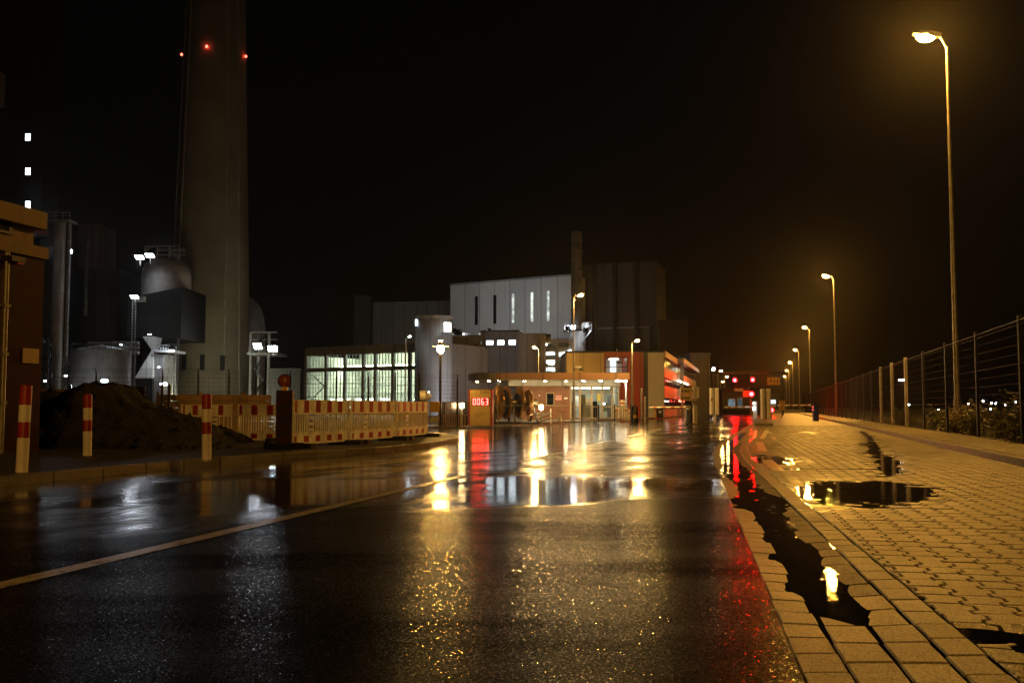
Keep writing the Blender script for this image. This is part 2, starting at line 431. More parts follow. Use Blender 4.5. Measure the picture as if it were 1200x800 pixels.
SOD = (1.0, .46, .066); SODW = (1.0, .56, .16)
M['e_street'] = emit('lamp_sodium', SOD, 4600)
M['e_gate'] = emit('lamp_sodium_gate', SODW, 4200)
M['e_farlamp'] = emit('lamp_sodium_far', SODW, 520)
M['e_mush'] = emit('lamp_mushroom', (1, .52, .11), 800)
M['e_bollard'] = emit('lamp_bollard', (1, .66, .28), 130)
M['e_down'] = emit('lamp_downlight', (1, .78, .42), 380)
M['e_flood'] = emit('floodlight_white', (.86, .93, 1.0), 55)
M['e_flood_roof'] = emit('roof_floodlight', (.92, .97, 1.0), 85)
M['e_uplight_added'] = emit('added_uplight', (1.0, .94, .60), 210)
M['e_flood_added'] = emit('added_yard_floodlight', (.80, .90, 1.0), 230)
M['e_cool'] = emit('lamp_cool_white', (.72, .95, 1.0), 60)
M['e_win'] = emit('lit_window', (.95, 1.0, .92), 3.0, .4, 1.0)
M['e_cold'] = emit('lit_cold_window', (.80, .92, 1.0), 6.0, .3, 1.0)
M['e_tube'] = emit('hall_lamp', (.97, 1.0, .76), 20)
M['e_red'] = emit('signal_red', (1, .001, .0012), 800)
M['e_redsmall'] = emit('marker_red', (1, .07, .04), 12)
M['e_digit'] = emit('digit_red', (1, .028, .02), 34)
M['e_room'] = emit('office_lamp', (1, .95, .8), 9)

# ------------------------------------------------------------------ ground, road, water
struct(MB().sheet([(-2500, -400), (2500, -400), (2500, 4000), (-2500, 4000)], -.06).build('ground', M['soil']))
edge = [(base(d), d) for d in (-14, -6, 0, 4, 8, 12, 16, 18, 20, 22, 24, 30, 40, 60, 90, 140, 420)]
struct(MB().sheet([(-60, -14)] + edge + [(-60, 420)], 0.0).build('road', M['asphalt']))

def quadstrip(mb, pts, w, z):
    """a painted stripe following pts"""
    for (x0, y0), (x1, y1) in zip(pts, pts[1:]):
        d = Vector((x1 - x0, y1 - y0)).normalized(); n = Vector((-d.y, d.x)) * (w / 2)
        mb.add([(x0 - n.x, y0 - n.y, z), (x1 - n.x, y1 - n.y, z), (x1 + n.x, y1 + n.y, z), (x0 + n.x, y0 + n.y, z)], [(0, 1, 2, 3)])
    return mb
line = MB(); quadstrip(line, [(-3.6 + .24 * d, d) for d in (-14, -4, 4, 8, 12.5)], .13, .004)
for d0 in (15.5, 22, 29, 36, 45): quadstrip(line, [(-3.6 + .24 * d0, d0), (-3.6 + .24 * (d0 + 3.4), d0 + 3.4)], .13, .004)
struct(line.build('road_marking', M['roadpaint']))
seam = MB()
for d0 in (26, 32, 38, 46, 55): quadstrip(seam, [(.6 + .24 * d0, d0), (.6 + .24 * (d0 + 3), d0 + 3)], .12, .004)
struct(seam.build('road_marking', M['roadpaint']))

def ellipse_q(x, y, cx, cy, a, b, ang):
    c, s = math.cos(ang), math.sin(ang); dx, dy = x - cx, y - cy
    u = dx * c + dy * s; v = -dx * s + dy * c
    return math.sqrt((u / a) ** 2 + (v / b) ** 2)
from mathutils import noise as mnoise
TRAIL = [(12.6, 36, .13), (10.2, 28.5, .15), (8.3, 23, .18), (6.75, 18.6, .24), (5.9, 15.7, .30), (5.15, 13.6, .26), (4.6, 12.4, .15)]
CRACK = [(3.3, 14.0, .16), (4.1, 13.9, .12), (5.2, 13.95, .16)]
def trail_q(pts, x, y):
    best = 9.0
    for (x0, y0, w0), (x1, y1, w1) in zip(pts, pts[1:]):
        dx, dy = x1 - x0, y1 - y0; t = max(0, min(1, ((x - x0) * dx + (y - y0) * dy) / (dx * dx + dy * dy)))
        d = math.hypot(x - x0 - t * dx, y - y0 - t * dy) / (w0 + t * (w1 - w0)); best = min(best, d)
    return best
def dip(x, y):
    """how far the paving has settled (metres, negative = lower)"""
    k = .22 * mnoise.noise((x * 2.1, y * 1.3, 0)) + .12 * mnoise.noise((x * 6, y * 4, 3))
    q = min(ellipse_q(x, y, 3.58, 10.3, 1.85, .76, math.atan2(.88, .40)) + k,
            ellipse_q(x, y, 2.22, 3.42, .52, .50, 0) + k,
            ellipse_q(x, y, 1.76, 3.82, .30, .11, 0) + k,
            ellipse_q(x, y, 4.25, 16.4, 1.5, .38, math.atan2(1, .2)) + k,
            trail_q(TRAIL, x, y) + 2.2 * k + .3, trail_q(CRACK, x, y) + k + .15)
    return -.022 * max(0.0, min(1.0, 1.25 - q)) + .0016 * mnoise.noise((x * .9, y * .9, 5))

def damp(x, y):
    q = min(ellipse_q(x, y, 3.58, 10.3, 1.85, .76, math.atan2(.88, .40)), ellipse_q(x, y, 2.22, 3.42, .52, .50, 0), ellipse_q(x, y, 4.25, 16.4, 1.5, .38, math.atan2(1, .2)), trail_q(TRAIL, x, y) * .6 + .35)
    v = max(0, min(1, (1.75 - q) / .6)); b = mnoise.fractal((x * .55, y * .35, 8), 1, 2, 4)
    return max(0, min(1, v * .8 + max(0, b - .12) * 1.3 + random.uniform(-.06, .06)))
def clip(poly, px, py, nx, ny):
    """keep the part of poly on the side (p - P) . n >= 0"""
    out = []
    for i in range(len(poly)):
        a, b = poly[i], poly[(i + 1) % len(poly)]
        da = (a[0] - px) * nx + (a[1] - py) * ny; db = (b[0] - px) * nx + (b[1] - py) * ny
        if da >= 0: out.append(a)
        if da * db < 0:
            t = da / (da - db); out.append((a[0] + t * (b[0] - a[0]), a[1] + t * (b[1] - a[1])))
    return out

class Blocks:
    """bevelled paving blocks laid into one surface"""
    def __init__(s): s.v = []; s.f = []; s.t = []; s.w = []; s.wet = 0
    def block(s, poly, z, bev=.006, drop=.006, jit=.0014, depth=.03, zf=None):
        n = len(poly)
        if n < 3: return
        cx = sum(p[0] for p in poly) / n; cy = sum(p[1] for p in poly) / n
        ar = sum(poly[i][0] * poly[(i + 1) % n][1] - poly[(i + 1) % n][0] * poly[i][1] for i in range(n)) / 2
        if abs(ar) < .0015: return
        if ar < 0: poly = poly[::-1]
        tx, ty = random.gauss(0, .007), random.gauss(0, .007); z += random.gauss(0, jit)
        o = len(s.v)
        if zf: dz = z; zz = lambda p: dz + zf(p[0], p[1]) + (p[0] - cx) * tx * .5 + (p[1] - cy) * ty * .5
        else: zz = lambda p: z + (p[0] - cx) * tx + (p[1] - cy) * ty
        ins = []
        for i in range(n):
            a, b, c = poly[i - 1], poly[i], poly[(i + 1) % n]
            d1 = Vector((b[0] - a[0], b[1] - a[1])); d2 = Vector((c[0] - b[0], c[1] - b[1]))
            if d1.length < 1e-6 or d2.length < 1e-6: ins.append(b); continue
            d1.normalize(); d2.normalize()
            n1 = Vector((-d1.y, d1.x)); n2 = Vector((-d2.y, d2.x)); k = 1 + n1.dot(n2)
            if k < .3: k = .3
            m = (n1 + n2) / k; ins.append((b[0] + m.x * bev, b[1] + m.y * bev))
        for p in poly: s.v.append((p[0], p[1], z - depth))
        for p in poly: s.v.append((p[0], p[1], zz(p) - drop))
        for p in ins: s.v.append((p[0], p[1], zz(p)))
        t = random.random() ** 1.2
        if random.random() < .03: t = -.5
        for i in range(n):
            j = (i + 1) % n
            s.f.append((o + i, o + j, o + n + j, o + n + i)); s.f.append((o + n + i, o + n + j, o + 2 * n + j, o + 2 * n + i)); s.t += [t, t]; s.w += [s.wet, s.wet]
        s.f.append(tuple(range(o + 2 * n, o + 3 * n))); s.t.append(t); s.w.append(s.wet)
    def build(s, name, mat):
        me = bpy.data.meshes.new(name); me.from_pydata(s.v, [], s.f); me.materials.append(mat)
        at_ = me.attributes.new('tone', 'FLOAT', 'FACE'); at_.data.foreach_set('value', s.t)
        aw = me.attributes.new('damp', 'FLOAT', 'FACE'); aw.data.foreach_set('value', s.w); me.update()
        o = bpy.data.objects.new(name, me); COL.objects.link(o); return struct(o)

# interlocking blocks of the right-hand lane
GX = Vector((1, -.215)).normalized(); GY = Vector((.215, 1)).normalized()
pav = Blocks(); PW, PL, JG = .168, .205, .017
J = .0035
def zig(v, k, up):                         # joint line between two columns: steps twice per block
    return v
y_lo, y_hi = 1.2, 47.0
for row in range(int(y_lo / PL) - 4, int(y_hi / PL) + 30):
    for colk in range(-10, 130):
        u0, v0 = colk * PW, row * PL + (.0 if colk % 2 else .0)
        c = GX * (u0 + PW / 2) + GY * (v0 + PL / 2)
        d = c.y
        if d < y_lo or d > y_hi: continue
        xl = base(d) + .68; xr = kerbx(d)
        if c.x < xl - .16 or c.x > xr + .16 or c.x > .62 * d + 1.4: continue
        g = JG if True else 0
        a0, a1 = u0 + J, u0 + PW - J
        prof = [(0.0, -g), (.26, -g), (.36, g), (.76, g), (.86, -g), (1.0, -g)]
        wob = .003 * math.sin(u0 * 7 + row)
        lo = [(a0 + dx, v0 + J + t * (PL - 2 * J) + wob) for t, dx in prof]
        hi = [(a1 + dx, v0 + J + t * (PL - 2 * J) + wob) for t, dx in reversed(prof)]
        poly = [(GX * p[0] + GY * p[1]) for p in hi[::-1]] + [(GX * p[0] + GY * p[1]) for p in lo[::-1]]
        poly = [(p.x, p.y) for p in poly]
        sl = (base(d + .3) - base(d - .3)) / .6
        nl = Vector((1, -sl)).normalized()
        if c.x < xl + .2: poly = clip(poly, xl, d, nl.x, nl.y)
        if c.x > xr - .2: poly = clip(poly, xr - .006, d, -1 / math.hypot(1, .26), .26 / math.hypot(1, .26))
        pav.wet = damp(c.x, c.y); h0 = dip(c.x, c.y)
        if h0 < -.002 or min(dip(c.x + .1, c.y), dip(c.x - .1, c.y), dip(c.x, c.y + .12), dip(c.x, c.y - .12)) < -.002: pav.block(poly, 0, zf=dip)
        else: pav.block(poly, h0)
pav.build('pavement', M['paver'])
# sand bed under the blocks and plain paving before and beyond the part laid block by block
bedp = [(base(d) - .02, d) for d in (-14, 4, 12, 16, 18, 20, 22, 24, 60, 140)] + [(kerbx(d) + .05, d) for d in (140, 60, 20, -14)]
struct(MB().sheet(bedp, -.022).build('paving_bed', M['bed']))
def lane_sheet(ds, z, off0, off1):
    return [(base(d) + off0, d) for d in ds] + [(kerbx(d) + off1, d) for d in reversed(ds)]
struct(MB().sheet(lane_sheet((47.1, 60, 90, 140), 0, .67, -.005), -.003).build('pavement', M['paver']))
struct(MB().sheet(lane_sheet((-14, -6, 0, 1.1), 0, .67, -.005), -.003).build('pavement', M['paver']))
# gutter: rows of concrete blocks, the middle one lower and full of water
gut = Blocks(); gutw = Blocks()
def dish(x, y):
    o = x - base(y)
    n = mnoise.noise((x * 5, y * 3, 2)) * .0035 + mnoise.noise((x * 14, y * 11, 6)) * .002
    run = max(0, min(1, (y - 3.55) / .7)) * max(0, min(1, (40 - y) / 10))
    v = -.021 * max(0, 1 - abs(o - .262) / .20) * run
    v -= .012 * max(0, 1 - abs(y - 9.2) / 1.0) * (1 if o < .53 else 0)
    v -= .010 * max(0, 1 - abs(y - 13.2) / 1.6) * (1 if o < .4 else 0)
    return v + n * (1 if run > 0 else .3)
for k, (o0, o1, ln) in enumerate(((0, .155, .24), (.165, .335, .30), (.345, .515, .30), (.525, .668, .25))):
    d = -2.0
    while d < 60:
        d1 = d + ln * random.uniform(.97, 1.03)
        a = .005; e = random.gauss(0, .003)
        ys = (d + a, (d + d1) / 2, d1 - a) if d < 20 else (d + a, d1 - a)
        poly = [(base(y) + o0 + .003 + e, y) for y in reversed(ys)] + [(base(y) + o1 + e, y) for y in ys]
        (gutw if (k == 2 and 4.4 < d < 24) else gut).block(poly, 0, .006, .006, .001, zf=dish)
        d = d1
gut.build('gutter', M['gutterstone']); gutw.build('gutter', M['gutterwet'])
# standing water, level, showing wherever the paving lies lower than it
wp = [(base(d) + .01, d) for d in (1.5, 8, 16, 18, 20, 22, 24, 40)] + [(kerbx(d) - .02, d) for d in (40, 20, 1.5)]
struct(MB().sheet(wp, -.0085).build('water', M['water']))

# lane markings on the paving
lm = MB()
def mark(px0, py0, px1, py1, w):
    a, b = onground(px0, py0), onground(px1, py1); quadstrip(lm, [(a.x, a.y), (b.x, b.y)], w, .0062)
mark(913, 552, 899, 539, .16); mark(894, 529, 890, 518, .16); mark(893, 514, 899, 504, .14); mark(884, 514, 886, 504, .10)
ar = onground(950, 507)
def arrow_pts(ax, ay):
    D, S = GY, GX
    pts = [(-.08, -1.6), (.08, -1.6), (.08, .3), (.42, .3), (0, 1.7), (-.42, .3), (-.08, .3)]
    return [(ax + S.x * u + D.x * v, ay + S.y * u + D.y * v) for u, v in pts]
lm.sheet(arrow_pts(ar.x, ar.y), .0062)
struct(lm.build('lane_marking', M['lanepaint']))

# right kerb and footpath
kb = Blocks(); d = -8.0
while d < 130:
    d1 = d + .97; q = (.965)
    for a0, a1 in ((0.0, .115),):
        kb.block([(kerbx(d + .005) + a0, d + .005), (kerbx(d + .005) + a1, d + .005), (kerbx(d1 - .005) + a1, d1 - .005), (kerbx(d1 - .005) + a0, d1 - .005)], .12, .014, .014, .002, .15)
    d = d1
kb.build('kerb', M['kerbstone'])
fp = Blocks()
for row in range(40, 520):
    v0 = row * .205 * .5
    dd = v0 * 1.0
    for k in range(7):
        # brick-shaped blocks, half bond
        o0 = .125 + k * .205 + (.1 if row % 2 else 0)
        d0, d1 = dd, dd + .1
        if d0 < 8 or d0 > 56: continue
        if o0 + .1 > 1.55: continue
        poly = [(kerbx(d0 + .003) + o0 + .003, d0 + .003), (kerbx(d0 + .003) + o0 + .2, d0 + .003), (kerbx(d1 - .002) + o0 + .2, d1 - .002), (kerbx(d1 - .002) + o0 + .003, d1 - .002)]
        fp.block(poly, .118 + .006 * mnoise.noise((o0, d0 * .6, 9)), .004, .004, .001)
fp.build('footpath', M['footpath'])
struct(MB().sheet([(kerbx(d) + .1, d) for d in (-10, 140)] + [(fencex(d) + .35, d) for d in (140, -10)], .098).build('footpath', M['kerbstone']))

# left sidewalk, its kerb, and the paved forecourt further on
LK = [(-12, -8), (-7.7, 3), (-5.5, 10.7), (-4.65, 14.2), (-3.75, 16.4), (-2.55, 18.6), (-1.75, 21.2), (-1.35, 24.2), (-1.42, 26.6), (-2.2, 29.4), (-4.2, 32), (-8, 34), (-30, 38)]
def kerb_line(pts, z, name):
    b = Blocks()
    for (x0, y0), (x1, y1) in zip(pts, pts[1:]):
        n = max(1, round(math.hypot(x1 - x0, y1 - y0) / .95)); dv = Vector((x1 - x0, y1 - y0)).normalized(); nn = Vector((-dv.y, dv.x)) * .12
        for i in range(n):
            t0, t1 = i / n + .004, (i + 1) / n - .004
            a = (x0 + (x1 - x0) * t0, y0 + (y1 - y0) * t0); c = (x0 + (x1 - x0) * t1, y0 + (y1 - y0) * t1)
            b.block([a, c, (c[0] + nn.x, c[1] + nn.y), (a[0] + nn.x, a[1] + nn.y)], z, .015, .015, .002, .15)
    b.build(name, M['kerbstone'])
kerb_line(LK, .11, 'kerb')
def inset(pts, w):
    out = []
    for i, (x, y) in enumerate(pts):
        a = pts[max(0, i - 1)]; b = pts[min(len(pts) - 1, i + 1)]
        d = Vector((b[0] - a[0], b[1] - a[1])).normalized(); out.append((x - d.y * w, y + d.x * w))
    return out
struct(MB().prism(inset(LK, .1) + [(-60, 38), (-60, -8)], -.05, .098).build('sidewalk', M['sidewalk']))
FK = [(-40, 36.5 + 4), (-12, 40.2), (-4.5, 40.2), (-1.9, 41), (-.3, 45), (1.6, 51.5), (3.2, 56), (4.9, 60), (6.6, 63), (11.4, 75), (24, 125)]
kerb_line(FK, .085, 'kerb')
struct(MB().prism(inset(FK, .1) + [(-30, 125), (-60, 60)], -.05, .076).build('forecourt', pbr('forecourt_paving', (.10, .088, .068), .34, 0, .35, .8, .4, 50, bdist=.006)))
# traffic island between the two lanes
isl = [(x, y) for x, y in [(X(884, 45), 45), (X(905.5, 45), 45), (X(905, 72), 76), (X(893, 72), 76)]]
struct(MB().prism(isl, -.03, .13).build('traffic_island', M['kerbstone']))

# ================================================================== THINGS
# ------------------------------------------------------------------ street lamps along the fence
def lamp_head(t, h, arm, s, mat, tilt=.16):
    """angular luminaire at the end of a short arm pointing to local -x"""
    a = MB().tube((0, 0, h - .05), (-arm * .25, 0, h + .34 * s), .035 * s, .03 * s, 8)
    a.build('arm', M['lamppost'], t, False)
    hd = MB(); L0, L1 = -arm * .22, -arm * .22 - .85 * s; z = h + .36 * s
    prof = [(L0, -.10 * s, .10 * s, z - .03, z + .07 * s), (L0 - .25 * s, -.17 * s, .17 * s, z - .03, z + .13 * s), (L1, -.13 * s, .13 * s, z - .02 + tilt, z + .06 * s + tilt)]
    vs = []
    for x, y0, y1, z0, z1 in prof: vs += [(x, y0, z0), (x, y1, z0), (x, y1, z1), (x, y0, z1)]
    fs = [(0, 1, 2, 3), (8, 9, 10, 11)]
    for k in (0, 4): fs += [(k + i, k + (i + 1) % 4, k + 4 + (i + 1) % 4, k + 4 + i) for i in range(4)]
    hd.add(vs, fs); hb = hd.build('luminaire', M['darksteel'], t, False)
    ln = MB().sphere((L0 - .45 * s, 0, z - .02 + tilt * .5), .30 * s, .17 * s, .20 * s, 12, 5, -90, 0)
    ln.build('lens', mat, hb, False)
def street_lamp(name, label, loc, h, arm, s, mat, rot, r=.085, group=None, door=True):
    t = thing(name, label, 'street lamp', loc, rot, group, world=False)
    p = MB().tube((0, 0, 0), (0, 0, 1.1), r * 1.35, r * 1.3, 12).tube((0, 0, 1.1), (0, 0, h), r * 1.05, r * .55, 12)
    pp = p.build('pole', M['lamppost'], t, False)
    if door: MB().bbox(-.04, .04, -r * 1.4 - .012, -r * 1.2, .45, .85, .008).build('service_door', M['galv'], pp, False)
    lamp_head(t, h, arm, s, mat)
    return t
GL = 'street lamps in a row behind the wire fence'
spots = [31 + 58 * k for k in range(7)]
names = ['tall street lamp behind the fence, nearest and tallest of its row, lighting the paving',
         'tall street lamp behind the fence, second nearest of the row', 'tall street lamp behind the fence, third from the viewer in the row',
         'small distant street lamp, fourth of the row along the fence', 'small distant street lamp, fifth of the row along the fence',
         'tiny far street lamp, sixth of the row along the fence', 'tiny farthest street lamp at the end of the row along the fence']
L1 = None
for d, nm in zip(spots, names):
    loc = (fencex(d) + .70, d, 0)
    if L1 is None: L1 = street_lamp('street_lamp', nm, loc, 12.28, .75, 1.0, M['e_street'], ROADROT, group=GL)
    else: dup(L1, loc, ROADROT, nm)

LB = dup(L1, (fencex(-27) + .58, -27, 0), ROADROT, 'street lamp of the same row standing behind the viewer')
for o in bpy.data.objects:
    if o.name.startswith('lens') and o.parent and o.parent.parent == LB:
        o.data = o.data.copy(); o.data.materials[0] = emit('lamp_sodium_strong', SOD, 11500)
# ------------------------------------------------------------------ wire fence on the right
fence = thing('wire_fence', 'long tall wire mesh fence with steel posts along the right footpath', 'fence', (fencex(14), 14, .1))
P0, P1 = 11.6, 150.0
nb = 32; sp = (P1 - P0) / nb
m_wire = pbr('fence_wire', (.05, .046, .04), .6, .2)
m_post = pbr('fence_post_dark', (.07, .06, .05), .5, .3); m_pale = pbr('fence_post_pale', (.45, .40, .32), .5)
for k in range(nb + 1):
    d = P0 + k * sp; x = fencex(d); w = .05 if 36 < d < 48 else .032
    MB().bbox(x - w, x + w, d - w, d + w, .06, 2.72, .006).build('post', m_pale if 36 < d < 48 else m_post, fence)
    if k == nb: break
    d2 = d + sp; x2 = fencex(d2); g = MB(); hw = .0032 if d < 60 else .006
    zs = [.14 + .2 * i for i in range(13)]
    for z in zs + [2.62]:
        thick = .018 if z > 2.6 else (.006 if abs(z - .14) % .8 < .05 else hw)
        g.tube((x, d, z), (x2, d2, z), thick, thick, 4, False)
    nv = 44 if d < 60 else 16
    for i in range(1, nv):
        f = i / nv; xx, yy = x + (x2 - x) * f, d + (d2 - d) * f
        g.tube((xx, yy, .12), (xx, yy, 2.62), hw * .7, hw * .7, 3, False)
    g.build('wire_panel', m_wire, fence)

# ------------------------------------------------------------------ undergrowth and distant lights behind the fence
def leaf_mat(name, a, b):
    m, nt, out = newmat(name); p = N(nt, 'ShaderNodeBsdfPrincipled')
    oi = N(nt, 'ShaderNodeTexCoord').outputs['Object']
    L(nt, mixc(nt, noise(nt, oi, 9, 2), a, b), p.inputs['Base Color']); p.inputs['Roughness'].default_value = .5
    L(nt, p.outputs[0], out.inputs[0]); return m
M['leaf'] = leaf_mat('shrub_leaves', (.035, .045, .012), (.09, .085, .03))
M['dryleaf'] = leaf_mat('dry_stalks', (.10, .075, .035), (.16, .12, .06))
M['bark'] = pbr('bark', (.06, .045, .03), .8)
def shrub(label, cx, cy, h, w, n, mat):
    t = thing('shrub', label, 'shrub', (cx, cy, 0), 0, 'scrub behind the wire fence')
    st = MB(); lv = MB(); rnd = random.Random(int(cx * 91 + cy * 13))
    for s in range(9):
        a = rnd.uniform(0, 6.28); tip = (cx + w * .8 * math.cos(a) * rnd.random(), cy + w * .8 * math.sin(a) * rnd.random(), h * rnd.uniform(.6, 1.05))
        b0 = (cx + .1 * math.cos(a), cy + .1 * math.sin(a), -.05); mid = tuple((b0[i] + tip[i]) / 2 + rnd.uniform(-.12, .12) for i in range(3))
        st.tube(b0, mid, .014, .009, 5, False).tube(mid, tip, .009, .004, 5, False)
        for _ in range(n // 9):
            f = rnd.random() ** .7; q = mid if f < .5 else tip; b_ = b0 if f < .5 else mid; ff = (f % .5) * 2
            c = Vector([b_[i] + (q[i] - b_[i]) * ff + rnd.gauss(0, .13) for i in range(3)]); c.z = max(.02, c.z)
            d1 = Vector((rnd.gauss(0, 1), rnd.gauss(0, 1), rnd.gauss(0, .7))).normalized(); d2 = d1.orthogonal().normalized()
            ll = rnd.uniform(.03, .075)
            lv.add([c - d1 * ll, c + d2 * ll * .4, c + d1 * ll, c - d2 * ll * .4], [(0, 1, 2, 3)])
    st.build('stem', M['bark'], t); lv.build('foliage', mat, t)
shl = ['bushy shrub against the fence at the right edge of the picture', 'low leafy shrub behind the second fence post from the right', 'ragged shrub behind the fence beside the tall lamp post',
       'thin dry shrub just past the tall lamp post', 'small low shrub farther along the fence', 'low dark shrub behind the pale fence posts', 'broad dark shrub behind the right fence corner, farther back', 'tallest shrub behind the fence at the right']
for lb, (px, d, h, w) in zip(shl, [(1192, 21, 1.15, .9), (1160, 23, .95, .9), (1126, 26.5, .85, .8), (1108, 29.5, 1.0, .5), (1090, 33, .7, .7), (1050, 41, .8, .8), (1196, 25, 1.2, 1.2), (1178, 20.6, .9, .7)]):
    shrub(lb, X(px, d) + .4, d, h, w, 900, M['dryleaf'] if 'dry' in lb else M['leaf'])
struct(MB().sheet([(fencex(d) + .36, d) for d in (-14, 160)] + [(fencex(d) + 60, d) for d in (160, -14)], -.03).build('ground', M['soil']))
farl = [(1065, 474), (1100, 480), (1135, 472.5), (1152, 469.5), (1162, 472), (1178, 474), (1190, 471), (1161, 479), (1137, 484), (1167, 472.5)]
places = ['nearest the pale fence posts', 'low down beside the tall lamp post', 'just left of the second post from the right', 'highest of the cluster by the right edge', 'in the middle of the right cluster',
          'right of the cluster between the last two posts', 'closest to the right edge', 'below the cluster between the last two posts', 'lowest and warm, left of the second post', 'faintest of the cluster']
e_far = emit('far_lamp', (.85, .95, 1), 30)
for (px, py), pl in zip(farl, places):
    Y = 330; p = at(px, py, Y)
    t = thing('distant_lamp', 'far pinpoint lamp seen through the fence, ' + pl, 'lamp', (p.x, Y, 0), 0, 'distant lamps beyond the fence')
    MB().tube((p.x, Y, 0), (p.x, Y, p.z), .06, .05, 6).build('pole', M['darksteel'], t)
    MB().sphere(tuple(p), .32, .3, .28, 8, 5).build('lens', e_far, t)
p = at(1056.5, 445.3, 160)
t = thing('distant_lamp', 'bright flat white yard lamp seen through the fence between the pale posts', 'lamp', (p.x, 160, 0))
MB().tube((p.x, 160, 0), (p.x, 160, p.z + .2), .07, .06, 6).build('pole', M['darksteel'], t)
MB().bbox(p.x - .42, p.x + .42, 159.8, 160.2, p.z - .1, p.z + .12, .04).build('lens', emit('yard_lamp', (1, .95, .85), 60), t)

# ------------------------------------------------------------------ red and white bollards by the left kerb
def bollard(label, px, Y, H):
    r = .066
    t = thing('bollard', label, 'bollard', (X(px, Y), Y, .098), 0, 'striped bollards along the left kerb', world=False)
    t.rotation_euler = (random.uniform(-.02, .02), random.uniform(-.025, .025), 0)
    bands = [(0, .40, 'white'), (.40, .58, 'red'), (.58, .78, 'white'), (.78, 1.0, 'red')]
    po = MB().lathe([(r - .004, -.03), (r - .004, H - .006)], n=16).build('post', M['galv'], t, False)
    for a, b, c in bands:
        MB().lathe([(r, a * H + .001), (r, b * H - .001)], n=16, caps=True).build('band', M[c], po, False)
    MB().sphere((0, 0, H - .004), r, r, .02, 16, 3, 0, 90).build('cap', M['red'], t, False)
bollard('red and white striped bollard farthest left, in front of the brick building', 28, 11.6, 1.0)
bollard('red and white striped bollard between the brick building and the earth heap', 104, 15.6, .95)
bollard('red and white striped bollard in front of the darker far barrier', 243.5, 14.3, .93)

# ------------------------------------------------------------------ road works barriers
def barrier(name, label, A, B, H, group, z0=.17, nred=5, lit=True, block=.30):
    fr = Fr(A, B); Lh = fr.len
    t = thing(name, label, 'barrier', (A[0], A[1], .098), 0, group)
    f = MB()
    f.fbox(fr, 0, .035, z0 - .05, z0 + H, -.018, .018).fbox(fr, Lh - .035, Lh, z0 - .05, z0 + H, -.018, .018)
    f.fbox(fr, .035, Lh - .035, z0 + H * .66, z0 + H * .68, -.016, .016).fbox(fr, .035, Lh - .035, z0 + H * .245, z0 + H * .27, -.016, .016)
    s = MB().fbox(fr, .035, Lh - .035, z0 + H * .68, z0 + H * .985, -.011, .011); s2 = MB().fbox(fr, .035, Lh - .035, z0 + .0, z0 + H * .245, -.011, .011)
    s.m = s2.m = 1; w = Lh / (2 * nred)
    for k in range(nred + 1):
        u0 = max(.04, k * 2 * w - w * .25); u1 = min(Lh - .04, k * 2 * w + w * .55)
        for d0, d1 in ((.0105, .0135), (-.0135, -.0105)):
            s.fbox(fr, u0, u1, z0 + H * .70, z0 + H * .97, d0, d1); s2.fbox(fr, u0, u1, z0 + H * .05, z0 + H * .185, d0, d1)
    s.build('top_board', [M['barrier'], M['red']], t); s2.build('bottom_board', [M['barrier'], M['red']], t)
    n = int(Lh / .085); bu = block * Lh
    for k in range(1, n):
        u = k * Lh / n
        if abs(u - bu) < .11: continue
        f.fbox(fr, u - .013, u + .013, z0 + H * .265, z0 + H * .665, -.009, .009)
    f.build('slatted_frame', M['barrier'], t)
    lb = MB()
    for k in range(3): lb.fbox(fr, bu - .09, bu + .09, z0 + H * (.285 + k * .13), z0 + H * (.36 + k * .13), -.008, .008)
    lb.fbox(fr, bu - .10, bu - .085, z0 + H * .27, z0 + H * .66, -.009, .009).fbox(fr, bu + .085, bu + .10, z0 + H * .27, z0 + H * .66, -.009, .009)
    lb.build('label_block', M['barrier'], t)
    for u in (.12, Lh - .12):
        q = fr.pt(u, 0, 0)
        MB().fbox(fr, u - .09, u + .09, .098, .19, -.36, .36).build('foot', M['black'], t)
    return t
GBA = 'front row of road works barriers'
pa = at(343, 500, 18.3); pb_ = at(411, 500, 20.5); pc = at(465, 500, 23.1); pd = at(501, 500, 25.8)
barrier('barrier', 'lit red and white barrier nearest, beside the warning lamp', (pa.x, pa.y), (pb_.x - .03, pb_.y - .03), .84, GBA, .16, 5)
barrier('barrier', 'lit red and white barrier in the middle of the front row', (pb_.x, pb_.y), (pc.x - .03, pc.y - .03), .84, GBA, .16, 5)
barrier('barrier', 'lit red and white barrier at the right end of the front row', (pc.x, pc.y), (pd.x, pd.y), .84, GBA, .16, 5)
GBB = 'rear row of road works barriers'
qa = at(212, 490, 21.5); qb = at(272, 490, 22.0); qc = at(287, 490, 22.3); qd = at(334, 490, 21.6)
barrier('barrier', 'dim barrier of the rear row at its left end, behind the striped bollard', (qa.x, qa.y), (qb.x, qb.y), .80, GBB, .12, 4, block=.62)
barrier('barrier', 'dim barrier of the rear row just left of the warning lamp', (qc.x - .2, qc.y + .2), (qd.x, qd.y), .80, GBB, .12, 3, block=.72)
